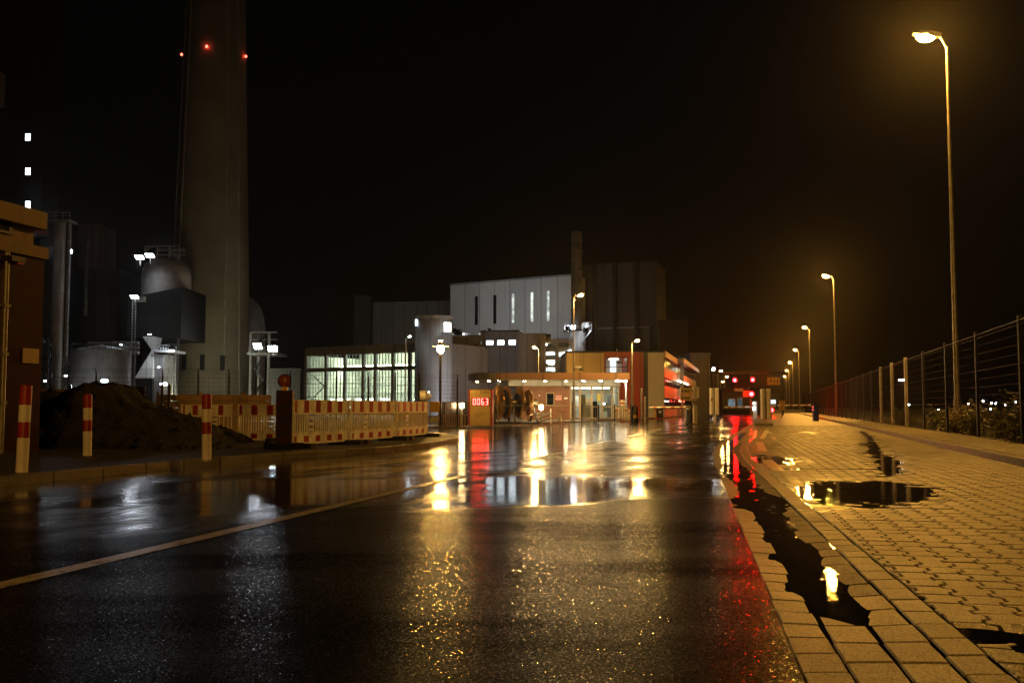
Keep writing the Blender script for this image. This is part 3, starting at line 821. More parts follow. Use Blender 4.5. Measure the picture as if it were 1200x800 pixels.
# warning board with amber lamp
Y = 18.2; bx = X(333, Y)
t = thing('warning_beacon', 'upright striped warning board with round amber lamp on top between the barriers', 'warning beacon', (bx, Y, .098))
fr = Fr((bx - .13, Y - .05), (bx + .12, Y + .10))
bd = MB().fbox(fr, 0, fr.len, .2, 1.16, -.02, .02).build('board', pbr('board_back', (.05, .012, .009), .5), t)
st = MB()
for k in range(4):
    z = .25 + k * .24
    st.add([fr.pt(0.01, .0225, z), fr.pt(fr.len - .01, .0225, z + .16), fr.pt(fr.len - .01, .0225, min(1.15, z + .28)), fr.pt(.01, .0225, z + .12)], [(0, 1, 2, 3)])
st.build('white_stripe', pbr('near_black_stripe', (.022, .016, .012), .6), bd)  # stripes in a near-black colour on the dark board
MB().fbox(fr, fr.len, fr.len + .03, .19, 1.15, -.03, .035).build('edge_strip', M['white'], bd)
MB().fbox(fr, -.12, fr.len + .12, .098, .21, -.35, .35).build('foot', M['black'], t)
lp = MB().bbox(bx - .05, bx + .05, Y - .03, Y + .06, 1.15, 1.23, .01).build('lamp_body', M['yellow'], t)
MB().sphere((bx, Y, 1.33), .115, .06, .115, 16, 8).build('lens', M['amber'], lp)
MB().lathe([(.118, -.01), (.124, 0), (.118, .01)], (0, 0, 0), 20).build  # (ring profile reused below)
rg = MB()
for k in range(18):
    a0, a1 = 2 * math.pi * k / 18, 2 * math.pi * (k + 1) / 18
    rg.tube((bx + .118 * math.cos(a0), Y, 1.33 + .118 * math.sin(a0)), (bx + .118 * math.cos(a1), Y, 1.33 + .118 * math.sin(a1)), .012, .012, 6, False)
rg.build('lens_ring', M['black'], lp)

# ------------------------------------------------------------------ earth heap and hoarding
def heap():
    t = MB(); nx, ny = 110, 70
    vs = []; fs = []
    for j in range(ny + 1):
        for i in range(nx + 1):
            u, v = i / nx, j / ny
            x = -10.6 + 4.9 * u + (v - .5) * 1.0; y = 18.3 + 4.4 * v
            e = max(0, math.sin(math.pi * v)) ** .8 * (max(0, 1 - abs((u - .36) / .62) ** 2.2) if u < .98 else 0) if 0 < u < 1 else 0
            e2 = max(0, 1 - ((u - .20) / .16) ** 2 - ((v - .5) / .4) ** 2) * .16 + max(0, 1 - ((u - .46) / .15) ** 2 - ((v - .5) / .4) ** 2) * .22
            n = mnoise.fractal((x * .9, y * .9, 0), 1, 2, 5) * .16 + mnoise.noise((x * 5, y * 5, 1)) * .06 + mnoise.noise((x * 11, y * 11, 4)) * .04
            z = max(0, min(1, u * 8, (1 - u) * 8)) * (e * 1.0 + e2 + n * (e > .02))
            vs.append((x, y, .07 + max(0, z)))
    for j in range(ny):
        for i in range(nx): fs.append((j * (nx + 1) + i, j * (nx + 1) + i + 1, (j + 1) * (nx + 1) + i + 1, (j + 1) * (nx + 1) + i))
    t.add(vs, fs, True)
    rnd = random.Random(21)
    for _ in range(150):
        a = rnd.choice(vs); 
        if a[2] < .05 or rnd.random() < .3: a = (rnd.uniform(-10.6, -5.2), rnd.uniform(17.6, 19.2), .1)
        r = rnd.uniform(.02, .075); o_ = len(t.v)
        t.sphere((a[0], a[1], a[2] + r * .2), r * rnd.uniform(.8, 1.5), r, r * .8, 6, 4)
        for i in range(o_, len(t.v)): v = t.v[i]; t.v[i] = (v[0] + rnd.gauss(0, r * .18), v[1] + rnd.gauss(0, r * .18), v[2] + rnd.gauss(0, r * .18))
    o = t.build('earth_heap', pbr('dark_earth', (.0075, .0052, .004), .85, 0, .6, 3, 1.0, 14, bdist=.08))
    tag(o, 'dark heap of dug earth beside the brick building', 'earth heap')
heap()
Y = 30
for lb, x0, x1, y0, y1, Yh in (('orange lit board hoarding behind the earth heap beside the brick wall', 40, 134, 455, 486, 30), ('board hoarding behind the rear barriers below the chimney', 183, 318, 461.5, 502, 29)):
    a = at(x0, y0, Yh); b = at(x1, y0 + (1.5 if x0 < 100 else .5), Yh + 1)
    t = thing('hoarding', lb, 'hoarding', (a.x, Yh, 0), 0, 'site hoardings')
    fr = Fr((a.x, Yh), (b.x, Yh + 1)); n = 6; zt = a.z
    for k in range(n): MB().fbox(fr, 0, fr.len, .05 + k * (zt - .05) / n, .035 + (k + 1) * (zt - .05) / n, -.015, .015).build('board', M['timber'], t)
    for k in range(int(fr.len / 1.2) + 1): MB().fbox(fr, k * 1.2, k * 1.2 + .09, 0, zt + .06, -.07, -.016).build('post', M['timber'], t)
# warning sign with a ring of dots, on its own post
p = at(162, 461.5, 27); t = thing('site_sign', 'small square yellow sign with a ring of dots above the earth heap', 'sign', (p.x, 27, 0))
pn = MB().bbox(p.x - .19, p.x + .19, 26.98, 27.0, p.z - .2, p.z + .2, .006).build('panel', M['yellow'], t)
dt = MB()
for k in range(8):
    a = k * math.pi / 4; dt.tube((p.x + .11 * math.cos(a), 26.972, p.z + .11 * math.sin(a)), (p.x + .11 * math.cos(a), 26.98, p.z + .11 * math.sin(a)), .022, .022, 8)
dt.build('dots', M['black'], pn)
MB().tube((p.x, 27.03, 0), (p.x, 27.03, p.z + .15), .025, .025, 8).build('post', M['galv'], t)
# tall wire fence of the plant behind the barriers
pf = thing('security_fence', 'tall thin wire fence with dark posts behind the barriers', 'fence', (X(40, 34), 34, 0))
pts = [(X(px, Yf), Yf) for px, Yf in ((44, 33), (112, 34), (190, 34), (232, 34), (268, 34.5), (300, 35), (340, 35.5), (394, 36), (432, 36.5), (463, 37.5), (491, 38.6), (536, 39.9))]
for k, (x, y) in enumerate(pts):
    MB().tube((x, y, 0), (x, y, 1.95), .035, .035, 6).tube((x, y, 1.95), (x + .02, y - .12, 2.15), .025, .02, 6).build('post', M['darksteel'], pf)
    if k + 1 < len(pts):
        x2, y2 = pts[k + 1]; g = MB()
        for z in [.1 + .16 * i for i in range(12)] + [2.0, 2.08, 2.15]: g.tube((x, y, z), (x2, y2, z), .005, .005, 3, False)
        n = int(math.hypot(x2 - x, y2 - y) / .15)
        for i in range(1, n):
            f = i / n; g.tube((x + (x2 - x) * f, y + (y2 - y) * f, .08), (x + (x2 - x) * f, y + (y2 - y) * f, 1.9), .0035, .0035, 3, False)
        g.build('wire_panel', M['darksteel'], pf)
# two dark gate posts by the hoarding
for lb, px in (('dark steel post in front of the hoarding, left of a pair', 190), ('dark steel post in front of the hoarding, right of a pair', 198.5)):
    p = at(px, 455, 27); t = MB().tube((p.x, 27, 0), (p.x, 27, Z(452, 27)), .04, .04, 8).sphere((p.x, 27, Z(452, 27)), .045, n=8, k=4).build('steel_post', M['darksteel']); tag(t, lb, 'post', 'pair of steel posts')

# ------------------------------------------------------------------ brick building on the left
def brick_building():
    B = (X(47, 17.4), 17.4); u = Vector((.25, 1)).normalized()
    A = (B[0] - u.x * 16, B[1] - u.y * 16)
    fr = Fr(A, B); Ln = fr.len
    t = thing('brick_building', 'dark red brick building with cream roof edge at the left edge', 'building', (B[0], B[1], 0))
    zc = fr.uz(47, 294, .25)[1]
    zt = fr.uz(50, 250, .3)[1]
    zl = zc + .08
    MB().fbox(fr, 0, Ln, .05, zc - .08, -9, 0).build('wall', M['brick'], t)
    MB().fbox(fr, -.2, Ln + .03, zc - .08, zc + .12, -9, .06).build('cornice', M['attic'], t)
    MB().fbox(fr, 0, Ln - .12, zc + .12, zt - .20, -9, -.14).build('attic', M['attic'], t)
    MB().fbox(fr, -.2, Ln - .02, zt - .20, zt + .10, -9.2, .05).build('roof', M['attic'], t)
    u0, z0 = fr.uz(15, 290, -.1); wn = MB().fbox(fr, Ln - 6, u0, zc + .25, zc + .72, -.139, -.1).build('window', M['darksteel'], t)  # dark recess in the attic face, drawn as a window
    MB().fbox(fr, Ln - 5.9, u0 - .1, zc + .30, zc + .68, -.1, -.09).build('pane', M['darkglass'], wn)
    ua, za = fr.uz(27, 425, .03); ub, zb = fr.uz(46, 409, .03)
    MB().fbox(fr, ua, ub, za, zb, .012, .03).build('sign_plate', M['cream'], t)
    up, _ = fr.uz(4, 450, .1)
    dp = MB(); q0 = fr.pt(up, .09, .05); q1 = fr.pt(up, .09, zc - .1); dp.tube(q0, q1, .045, .045, 10); cl = dp
    for z in (.9, 1.7, 2.5, 3.3): cl.fbox(fr, up - .06, up + .06, z, z + .05, .001, .14)
    cl.build('downpipe', M['galv'], t)
    ul, zlp = fr.uz(20, 304, .2)
    lw = MB().fbox(fr, ul - .16, ul + .16, zlp - .04, zlp + .05, .02, .24).build('wall_lamp', M['darksteel'], t)
    MB().fbox(fr, ul + .0, ul + .15, zlp - .07, zlp - .041, .05, .22).build('cover', M['red'], lw)
brick_building()

# ------------------------------------------------------------------ big chimney
def chimney():
    D = 178; cx = X(244.5, D, 460)
    t = thing('chimney', 'huge tapering concrete chimney with red marker lamps rising out of the picture', 'chimney', (cx, D, 0))
    r0 = 48 / FPX * D; top = at(244, 0, D); r1 = 34 / FPX * D * 1.0
    k = (r1 - r0) / top.z
    prof = [(r0, 0)]; H = 150
    for z in range(0, H + 1, 6): prof.append((r0 + k * z if z < 100 else r0 + k * 100 + k * .7 * (z - 100), z))
    sh = MB().lathe(prof, (cx, D, 0), 64).build('shaft', M['concrete'], t)
    rb = MB()
    for a in (-150, -128, -52, -28):
        rr = r0; ca, sa = math.cos(R(a)), math.sin(R(a))
        rb.tube((cx + rr * ca, D + rr * sa, 0), (cx + (rr + k * 100) * ca, D + (rr + k * 100) * sa, 100), .16, .16, 6)
    rb.build('cable_duct', M['tankgrey'], sh)
    ld = MB()
    for px in (210, 227, 256, 276):
        p = at(px, 424, D - r0 + .5 + abs(px - 248) * .06)
    for a in (-152, -108, -82, -55):
        rr = r0 + .05 + k * 8; ca, sa = math.cos(R(a)), math.sin(R(a))
        s_ = MB().box(cx + rr * ca - .35, cx + rr * ca + .35, D + rr * sa - .3, D + rr * sa + .3, 7.2, 9.8).build('vent', M['darksteel'], sh)
    zl = at(254, 57, D - 5).z
    for a, dz in ((-162, 0.2), (-88, 0), (-8, 0), (80, 0)):
        rr = r0 + k * zl + .35; ca, sa = math.cos(R(a)), math.sin(R(a))
        br = MB().tube((cx + (rr - .6) * ca, D + (rr - .6) * sa, zl - .4), (cx + rr * ca, D + rr * sa, zl - .25), .08, .08, 6).build('lamp_bracket', M['darksteel'], sh)
        MB().sphere((cx + rr * ca, D + rr * sa, zl + .05), .21, .21, .25, 10, 6).build('marker_lamp', M['e_redsmall'], br)
    return t
chimney()

# ------------------------------------------------------------------ the works on the left
def floodlight(label, px, py, Y, s=.5, mat='e_flood', face=(0, -.55, -1), group='floodlights of the works', drop=1.2):
    p = at(px, py, Y)
    t = thing('floodlight', label, 'floodlight', tuple(p), 0, group)
    f = Vector(face).normalized(); a = Vector((0, 0, 1)).cross(f).normalized(); b = f.cross(a)
    def hexa(c0, c1, w0, h0, w1, h1):
        vs = [];
        for c, w, h in ((c0, w0, h0), (c1, w1, h1)):
            for sx, sz in ((-1, -1), (1, -1), (1, 1), (-1, 1)): vs.append(c + a * (w * sx) + b * (h * sz))
        return MB().add(vs, [(0, 1, 2, 3), (4, 5, 6, 7)] + [(i, (i + 1) % 4, 4 + (i + 1) % 4, 4 + i) for i in range(4)])
    hexa(p - f * .35 * s, p, .3 * s, .25 * s, .6 * s, .45 * s).build('housing', M['darksteel'], t)
    hexa(p + f * .005, p + f * .03, .54 * s, .40 * s, .5 * s, .36 * s).build('lens', M[mat], t)
    MB().tube(p - f * .2 * s, (p.x, p.y + .35 * s, p.z - drop), .05 * s, .05 * s, 6).build('bracket', M['steel'], t)
    return t
def post_lamp(label, px, pyh, Y, pyb=472):
    p = at(px, pyh, Y)
    t = thing('post_lamp', label, 'lamp', (p.x, Y, 0), 0, 'small cool white post lamps')
    MB().tube((p.x - .28, Y, 0), (p.x - .28, Y, p.z + .1), .10, .09, 8).tube((p.x - .28, Y, p.z + .1), (p.x, Y, p.z + .2), .06, .05, 6).build('pole', M['white'], t)
    MB().sphere(tuple(p), .42, .24, .2, 10, 6).build('lens', M['e_cool'], t)
post_lamp('small cool white post lamp in front of the round tank', 122.5, 446, 118)
post_lamp('small cool white post lamp left of the chimney foot', 192, 450, 118)
post_lamp('small cool white post lamp right of the chimney foot', 331, 459.5, 118)

def box_thing(name, label, cat, px0, px1, pyt, Y, depth, mat, pyt1=None, part='wall', base_z=0, skew=0.0, roof=True):
    a = at(px0, pyt, Y); b = at(px1, pyt if pyt1 is None else pyt1, Y + skew)
    t = thing(name, label, cat, (a.x, Y, base_z)); fr = Fr((a.x, Y), (b.x, Y + skew))
    MB().fbox(fr, 0, fr.len, base_z, a.z, -depth, 0).build(part, mat, t)
    if roof: MB().fbox(fr, -.1, fr.len + .1, a.z, a.z + .35, -depth, .12).build('roof_edge', mat, t)
    return t, fr, a.z
# tall boiler house with three lit windows
t, fr, zt = box_thing('boiler_house', 'tall black boiler house with three small lit windows above the brick building', 'building', -60, 60, -120, 165, 6, M['darkclad'])
for px, py in ((33, 161), (33, 201), (33, 240)):
    u0, z0 = fr.uz(px - 3, py + 4); u1, z1 = fr.uz(px + 3, py - 4)
    w = MB().fbox(fr, u0 - .15, u1 + .15, z0 - .15, z1 + .15, .0, .08).build('window', M['darksteel'], t)
    MB().fbox(fr, u0, u1, z0, z1, .08, .11).build('pane', M['e_cold'], w)
u0, z0 = fr.uz(-14, 127); u1, z1 = fr.uz(6.5, 88)
MB().fbox(fr, u0, u1, z0, z1, 0, 3).build('plant_box', M['tankgrey'], t)
# inclined conveyor with a band of red paint in place of its red lights
p0, p1 = at(38, 266, 140), at(57, 275, 146)
t = thing('conveyor_bridge', 'enclosed conveyor bridge with red paint for its red lights behind the roof of the brick building', 'conveyor', tuple(p0))
fr = Fr((p0.x - 3, p0.y), (p1.x, p1.y))
MB().fbox(fr, 0, fr.len, p0.z - .6, p0.z + .5, -2.2, 0).build('casing', M['darkclad'], t)
MB().fbox(fr, 0, fr.len, p0.z - .15, p0.z + .3, 0, .04).build('stripe', M['red'], t)  # red paint stands in for the conveyor's red lights
for k in range(3): MB().fbox(fr, .5 + k * 2, .7 + k * 2, 0, p0.z - .6, -1.2, -.9).build('leg', M['darksteel'], t)
floodlight('white floodlight above the roof corner of the brick building', 49, 259.5, 139, 1.1, face=(.15, -1, -.6))
floodlight('small white floodlight beside the conveyor, left of the pipe tower', 41, 267.5, 137, .6, face=(.1, -1, -.3))
# pipe tower
cx = X(64.5, 142); t = thing('pipe_tower', 'slim round pipe tower with bands right of the brick building', 'tower', (cx, 142, 0))
bn = MB().tube((cx, 142, 0), (cx, 142, Z(262, 142)), .82, .82, 24); bn.m = 1
MB().tube((cx + 1.15, 142.4, 0), (cx + 1.15, 142.4, Z(258, 142)), .28, .28, 12).build('riser_pipe', M['steel'], t)
for k in range(9): bn.tube((cx, 142, 2 + k * 3), (cx, 142, 2.2 + k * 3), .87, .87, 24)
bn.build('tower_pipe', [M['tankgrey'], M['steel']], t)
MB().box(cx - 1.4, cx + 1.8, 141, 143.6, Z(261, 142), Z(258.5, 142)).build('platform', M['steel'], t)
rl = MB(); zz = Z(258.5, 142)
for x in (-1.4, -.3, .8, 1.8): rl.tube((cx + x, 141, zz), (cx + x, 141, zz + 1), .04, .04, 5)
for z in (.5, 1.0): rl.tube((cx - 1.4, 141, zz + z), (cx + 1.8, 141, zz + z), .04, .04, 5)
rl.build('railing', M['steel'], t)
def lattice(name, label, cat, px0, px1, pyt, Y, w=1.4, n=7, mat='steel', group=None):
    a = at(px0, pyt, Y); b = at(px1, pyt, Y)
    t = thing(name, label, cat, (a.x, Y, 0), 0, group); g = MB(); c = MB(); h = a.z
    for x in (a.x, b.x):
        for y in (Y, Y + w): c.tube((x, y, 0), (x, y, h), .09, .09, 5)
    for k in range(n):
        z0, z1 = h * k / n, h * (k + 1) / n
        for y in (Y, Y + w):
            g.tube((a.x, y, z0), (b.x, y, z1), .05, .05, 4); g.tube((b.x, y, z0), (a.x, y, z1), .05, .05, 4); g.tube((a.x, y, z1), (b.x, y, z1), .06, .06, 4)
        for x in (a.x, b.x): g.tube((x, Y, z0), (x, Y + w, z1), .05, .05, 4)
    c.build('column', M[mat], t); g.build('bracing', M[mat], t); return t
lattice('lattice_tower', 'steel lattice tower between the brick building and the pipe tower', 'tower', 49, 57, 395, 128, 1.2, 7, 'darksteel', 'lattice frames')
lattice('lattice_tower', 'steel lattice tower between the pipe tower and the round tank', 'tower', 74, 84, 418, 136, 1.2, 6, 'steel', 'lattice frames')
# round tank
cx = X(117, 130); r = 33 / FPX * 130; zt = Z(411.5, 130)
t = thing('storage_tank', 'low round grey storage tank lit from its left', 'tank', (cx, 130, 0))
MB().lathe([(r, 0), (r, zt), (r - .1, zt + .12), (0, zt + .9)], (cx, 130, 0), 56).build('shell', M['tankgrey'], t)
rl = MB()
for k in range(30):
    a = 2 * math.pi * k / 30; a2 = 2 * math.pi * (k + 1) / 30
    q = lambda aa, z: (cx + (r - .1) * math.cos(aa), 130 + (r - .1) * math.sin(aa), zt + z)
    rl.tube(q(a, .1), q(a, 1), .03, .03, 4); rl.tube(q(a, 1), q(a2, 1), .03, .03, 4)
rl.build('railing', M['darksteel'], t)
hp = MB()
for z in (1.8, 3.6, 5.4): hp.lathe([(r + .02, z), (r + .03, z + .04), (r + .02, z + .08)], (cx, 130, 0), 56, caps=False)
hp.build('seam', M['steel'], t)
floodlight('white floodlight at the foot of the round tank', 82.5, 453.5, 121, .7, face=(.75, .75, .28), drop=1.5)
# dark hall behind the tank
t, fr, zt = box_thing('coal_hall', 'black windowless hall behind the round tank', 'building', 73, 140, 318, 178, 12, M['darkclad'])
a = at(92, 262, 180); b = at(116, 280, 180)
MB().box(a.x, b.x, 180, 188, zt, a.z).build('roof_house', M['midclad'], t)
MB().tube((X(97, 177.5), 177.5, zt - 8), (X(97, 177.5), 177.5, Z(280, 177.5)), .35, .35, 10).build('pipe', M['steel'], t)
floodlight('tiny white floodlight on the black hall below the grey roof house', 81.5, 294.5, 176, .75, face=(.1, -1, -.2), drop=1)
# reactor structure left of the chimney
t = thing('reactor_structure', 'dark process structure with a grey domed vessel left of the chimney', 'plant building', (X(176, 152), 152, 0))
vx = X(192, 156); vr = 28 / FPX * 156
MB().lathe([(vr, Z(352, 156)), (vr, Z(326, 156)), (vr * .97, Z(317, 156)), (vr * .85, Z(309, 156)), (vr * .62, Z(304.5, 156)), (0, Z(302.5, 156))], (vx, 156, 0), 40).build('vessel', M['tankgrey'], t)
a = at(150, 349, 152); b = at(212, 396, 152)
MB().add([(a.x, 152, b.z), (b.x, 152, b.z), (b.x, 164, b.z), (a.x, 164, b.z), (a.x, 152, a.z), (b.x, 152, at(0, 336, 152).z), (b.x, 164, at(0, 336, 152).z), (a.x, 164, a.z)],
         [(0, 1, 2, 3), (4, 5, 6, 7), (0, 1, 5, 4), (1, 2, 6, 5), (2, 3, 7, 6), (3, 0, 4, 7)]).build('casing', pbr('near_black_casing', (.012, .012, .012), .7), t)  # casing plainly coloured near black
for px in (152, 178, 206):
    for y in (153, 162): MB().tube((X(px, y), y, 0), (X(px, y), y, b.z), .3, .3, 8).build('leg', M['darksteel'], t)
# top gantry with beams
zg = Z(297, 150); g = MB()
xa, xb = X(150, 150), X(212, 150)
g.box(xa, xb, 150, 150.25, Z(299, 150), Z(297.5, 150)).box(X(180, 150), xb, 149.9, 150.2, Z(294.5, 150), Z(291.5, 150))
MBc = g.build('beam', M['steel'], t)
g2 = MB()
for px in (166, 180, 194.5, 206): g2.tube((X(px, 150), 150, Z(302, 150)), (X(px, 150), 150, Z(289, 150)), .16, .16, 6)
g2.tube((X(196, 150), 150, Z(293, 150)), (X(207, 150), 150, Z(306, 150)), .1, .1, 6).tube((X(166, 150), 150, Z(298, 150)), (X(171, 150), 150, Z(288.5, 150)), .1, .1, 6)
g2.tube((X(166, 150), 150, Z(289, 150)), (X(206, 150), 150, Z(288, 150)), .1, .1, 6)
g2.build('bracing', M['steel'], t)
# ladder cage on the left corner
g = MB(); xl = X(152.5, 150)
for dx in (0, .5): g.tube((xl + dx, 150, Z(400, 150)), (xl + dx, 150, Z(350, 150)), .07, .07, 5)
for k in range(14): g.tube((xl, 150, Z(398 - k * 3.4, 150)), (xl + .5, 150, Z(398 - k * 3.4, 150)), .05, .05, 4)
g.build('ladder', M['steel'], t)
MB().box(X(156, 150), X(167, 150), 149.4, 150.4, Z(353.5, 150), Z(347.5, 150)).build('duct', M['tankgrey'], t)
floodlight('left of the twin floodlights on the gantry above the domed vessel', 163.5, 301.5, 149, 1.1)
floodlight('right of the twin floodlights on the gantry above the domed vessel', 175.5, 299.5, 149, 1.1)
floodlight('white floodlight at the upper left corner of the black process casing', 157.5, 348, 148.5, 1.0)
t = thing('pipe_bridge', 'steel pipe bridge with parallel pipes between the round tank and the black casing', 'pipe bridge', (X(140, 140), 140, 0))
for px in (128, 141, 152): MB().tube((X(px, 140), 140, 0), (X(px, 140), 140, Z(400, 140)), .14, .14, 6).tube((X(px, 140), 141.5, 0), (X(px, 140), 141.5, Z(400, 140)), .14, .14, 6).build('leg', M['steel'], t)
for py in (402, 407, 413): MB().tube((X(100, 140), 140.4, Z(py, 140)), (X(160, 140), 140.4, Z(py, 140)), .22, .22, 10).build('pipe', M['tankgrey'], t)
g = MB()
for k in range(6): g.tube((X(128 + k * 4, 140), 139.8, Z(400 + (k % 2) * 14, 140)), (X(132 + k * 4, 140), 139.8, Z(400 + ((k + 1) % 2) * 14, 140)), .06, .06, 5)
g.build('bracing', M['steel'], t)
for lb, px, py, Yf in (('tiny work lamp on the pipe bridge left of the hourglass solid', 142, 404, 139), ('tiny work lamp low between the two lattice towers', 77, 440, 133), ('tiny work lamp behind the legs of the black casing', 186, 430, 146), ('tiny work lamp on the lattice tower beside the brick building', 53, 446, 127)):
    floodlight(lb, px, py, Yf, .28, 'e_flood', (.2, -.4, -1), 'tiny work lamps of the plant', drop=.5)
# hourglass solid standing in for light cones cast on the wall
def pyr(name, t, px0, px1, py0, px2, px3, py1, Y, dpt, mat):
    z0, z1 = Z(py0, Y), Z(py1, Y)
    vs = [(X(px0, Y), Y, z0), (X(px1, Y), Y, z0), (X(px1, Y), Y + dpt, z0), (X(px0, Y), Y + dpt, z0), (X(px2, Y), Y + dpt * .3, z1), (X(px3, Y), Y + dpt * .3, z1), (X(px3, Y), Y + dpt * .7, z1), (X(px2, Y), Y + dpt * .7, z1)]
    return MB().add(vs, [(0, 1, 2, 3), (4, 5, 6, 7), (0, 1, 5, 4), (1, 2, 6, 5), (2, 3, 7, 6), (3, 0, 4, 7)]).build(name, mat, t)
t = thing('lightcone', 'solid hourglass standing in for lamp light cones under the black casing', 'lightcone', (X(170, 150), 150, 0))
pyr('lower_cone', t, 157, 177.5, 443, 173, 176, 409.5, 147, 4, M['whiteclad'])
pyr('upper_cone', t, 165, 177.5, 394, 173, 176, 409.5, 147, 4, M['whiteclad'])
MB().box(X(157, 147), X(177.5, 147), 147.2, 150.8, 0, Z(443, 147)).build('base', M['darksteel'], t)
t, fr, _ = box_thing('switch_house', 'grey panelled box between the hourglass solid and the chimney', 'building', 178, 192, 418, 148, 5, M['midclad'])
floodlight('small floodlight above the pale hourglass solid', 175.5, 391, 144.5, .55, face=(-.1, .35, -1), drop=-.6)
floodlight('white floodlight under the platform beside the chimney, left side', 200, 407.5, 146, 1.1, face=(-.4, .3, -1), drop=-.6)
t = thing('platform', 'lit steel platform left of the chimney above the grey box', 'platform', (X(195, 148), 148, 0))
MB().box(X(181, 148), X(206, 148), 147, 152, Z(413, 148), Z(410.5, 148)).build('deck', M['steel'], t)
g = MB()
for k in range(9): g.tube((X(181 + k * 3, 147), 147, Z(411, 147)), (X(181 + k * 3, 147), 147, Z(404, 147)), .05, .05, 5)
for py in (404, 407.5): g.tube((X(181, 147), 147, Z(py, 147)), (X(206, 147), 147, Z(py, 147)), .05, .05, 5)
g.build('railing', M['steel'], t)
for px in (183, 196, 204): MB().tube((X(px, 150), 150, 0), (X(px, 150), 150, Z(412, 150)), .2, .2, 8).build('leg', M['steel'], t)
# sphere and service tower right of the chimney
vx, Yv = X(274, 200), 200; vr = 34.5 / FPX * 200
t = thing('dome_tank', 'big round domed tank half hidden behind the chimney', 'tank', (vx, Yv, 0))
MB().lathe([(vr, 0), (vr, Z(385, Yv)), (vr * .96, Z(372, Yv)), (vr * .84, Z(360, Yv)), (vr * .6, Z(350, Yv)), (vr * .3, Z(344.5, Yv)), (0, Z(343, Yv))], (vx, Yv, 0), 48).build('shell', M['tankgrey'], t)
t = thing('service_tower', 'steel service tower with stairs and lit platform right of the chimney', 'tower', (X(305, 165), 165, 0))
g = MB()
for px in (293, 302, 314): g.tube((X(px, 165), 165, 0), (X(px, 165), 165, Z(390, 165)), .28, .28, 8); g.tube((X(px, 169), 169, 0), (X(px, 169), 169, Z(392, 169)), .28, .28, 8)
g.build('column', M['steel'], t)
MB().box(X(290, 164), X(326, 164), 163, 170, Z(416, 164), Z(413.5, 164)).build('deck', M['steel'], t)
MB().box(X(292, 164), X(322, 164), 164.5, 165, Z(389.5, 164), Z(388, 164)).box(X(294, 164), X(322, 164), 164.5, 165, Z(398, 164), Z(396.8, 164)).build('beam', M['steel'], t)
g = MB()
for k in range(10): g.tube((X(290 + k * 4, 163), 163, Z(413.5, 163)), (X(290 + k * 4, 163), 163, Z(406, 163)), .05, .05, 5)
for py in (406, 410): g.tube((X(290, 163), 163, Z(py, 163)), (X(326, 163), 163, Z(py, 163)), .05, .05, 5)
g.build('railing', M['steel'], t)
g = MB()
for (p0x, p0y, p1x, p1y) in ((309, 418, 297, 432), (297, 432, 309, 446), (309, 446, 297, 460), (302, 400, 312, 391)):
    for y in (163.2, 164.4): g.tube((X(p0x, y), y, Z(p0y, y)), (X(p1x, y), y, Z(p1y, y)), .16, .16, 6)
g.build('stair', M['darksteel'], t)
MB().box(X(293, 166), X(300, 166), 166, 169, Z(413, 166), Z(403, 166)).build('cabinet', M['whiteclad'], t)
floodlight('left of two floodlights on the platform right of the chimney', 302, 405.5, 162, 1.3, face=(-.25, -.8, -.5))
floodlight('right of two floodlights on the platform right of the chimney', 319.5, 408.5, 162, 1.3, face=(.1, -.9, -.6))
t, fr, _ = box_thing('low_shed', 'low grey shed between the chimney and the glazed hall', 'building', 315, 352, 434, 160, 20, M['darkclad'], 437)

for lb, px, Yf, fc in (('added unseen uplight at the chimney foot on its left side, behind the hoarding', 205, 152, (.35, .9, .55)), ('added unseen uplight at the chimney foot on its right side, behind the barriers', 276, 148, (-.5, .8, .8))):
    floodlight(lb, px, 473.5, Yf, 1.2, 'e_uplight_added', fc, 'added unseen uplights at the chimney foot', drop=.6)  # unseen uplights added to light up the chimney shaft
for lb, px, Yf, fc, sz in (('added unseen floodlight behind the gatehouse, brightening the grey block', 576, 88, (-.02, 1, .16), .9), ('added unseen floodlight behind the gate building, brightening the boiler block', 725, 100, (.0, 1, .10), .6)):
    floodlight(lb, px, 462, Yf, sz, 'e_flood_added', fc, 'added unseen floodlights behind the gatehouse', drop=1.2)  # unseen floodlights added to brighten the grey block and the boiler block
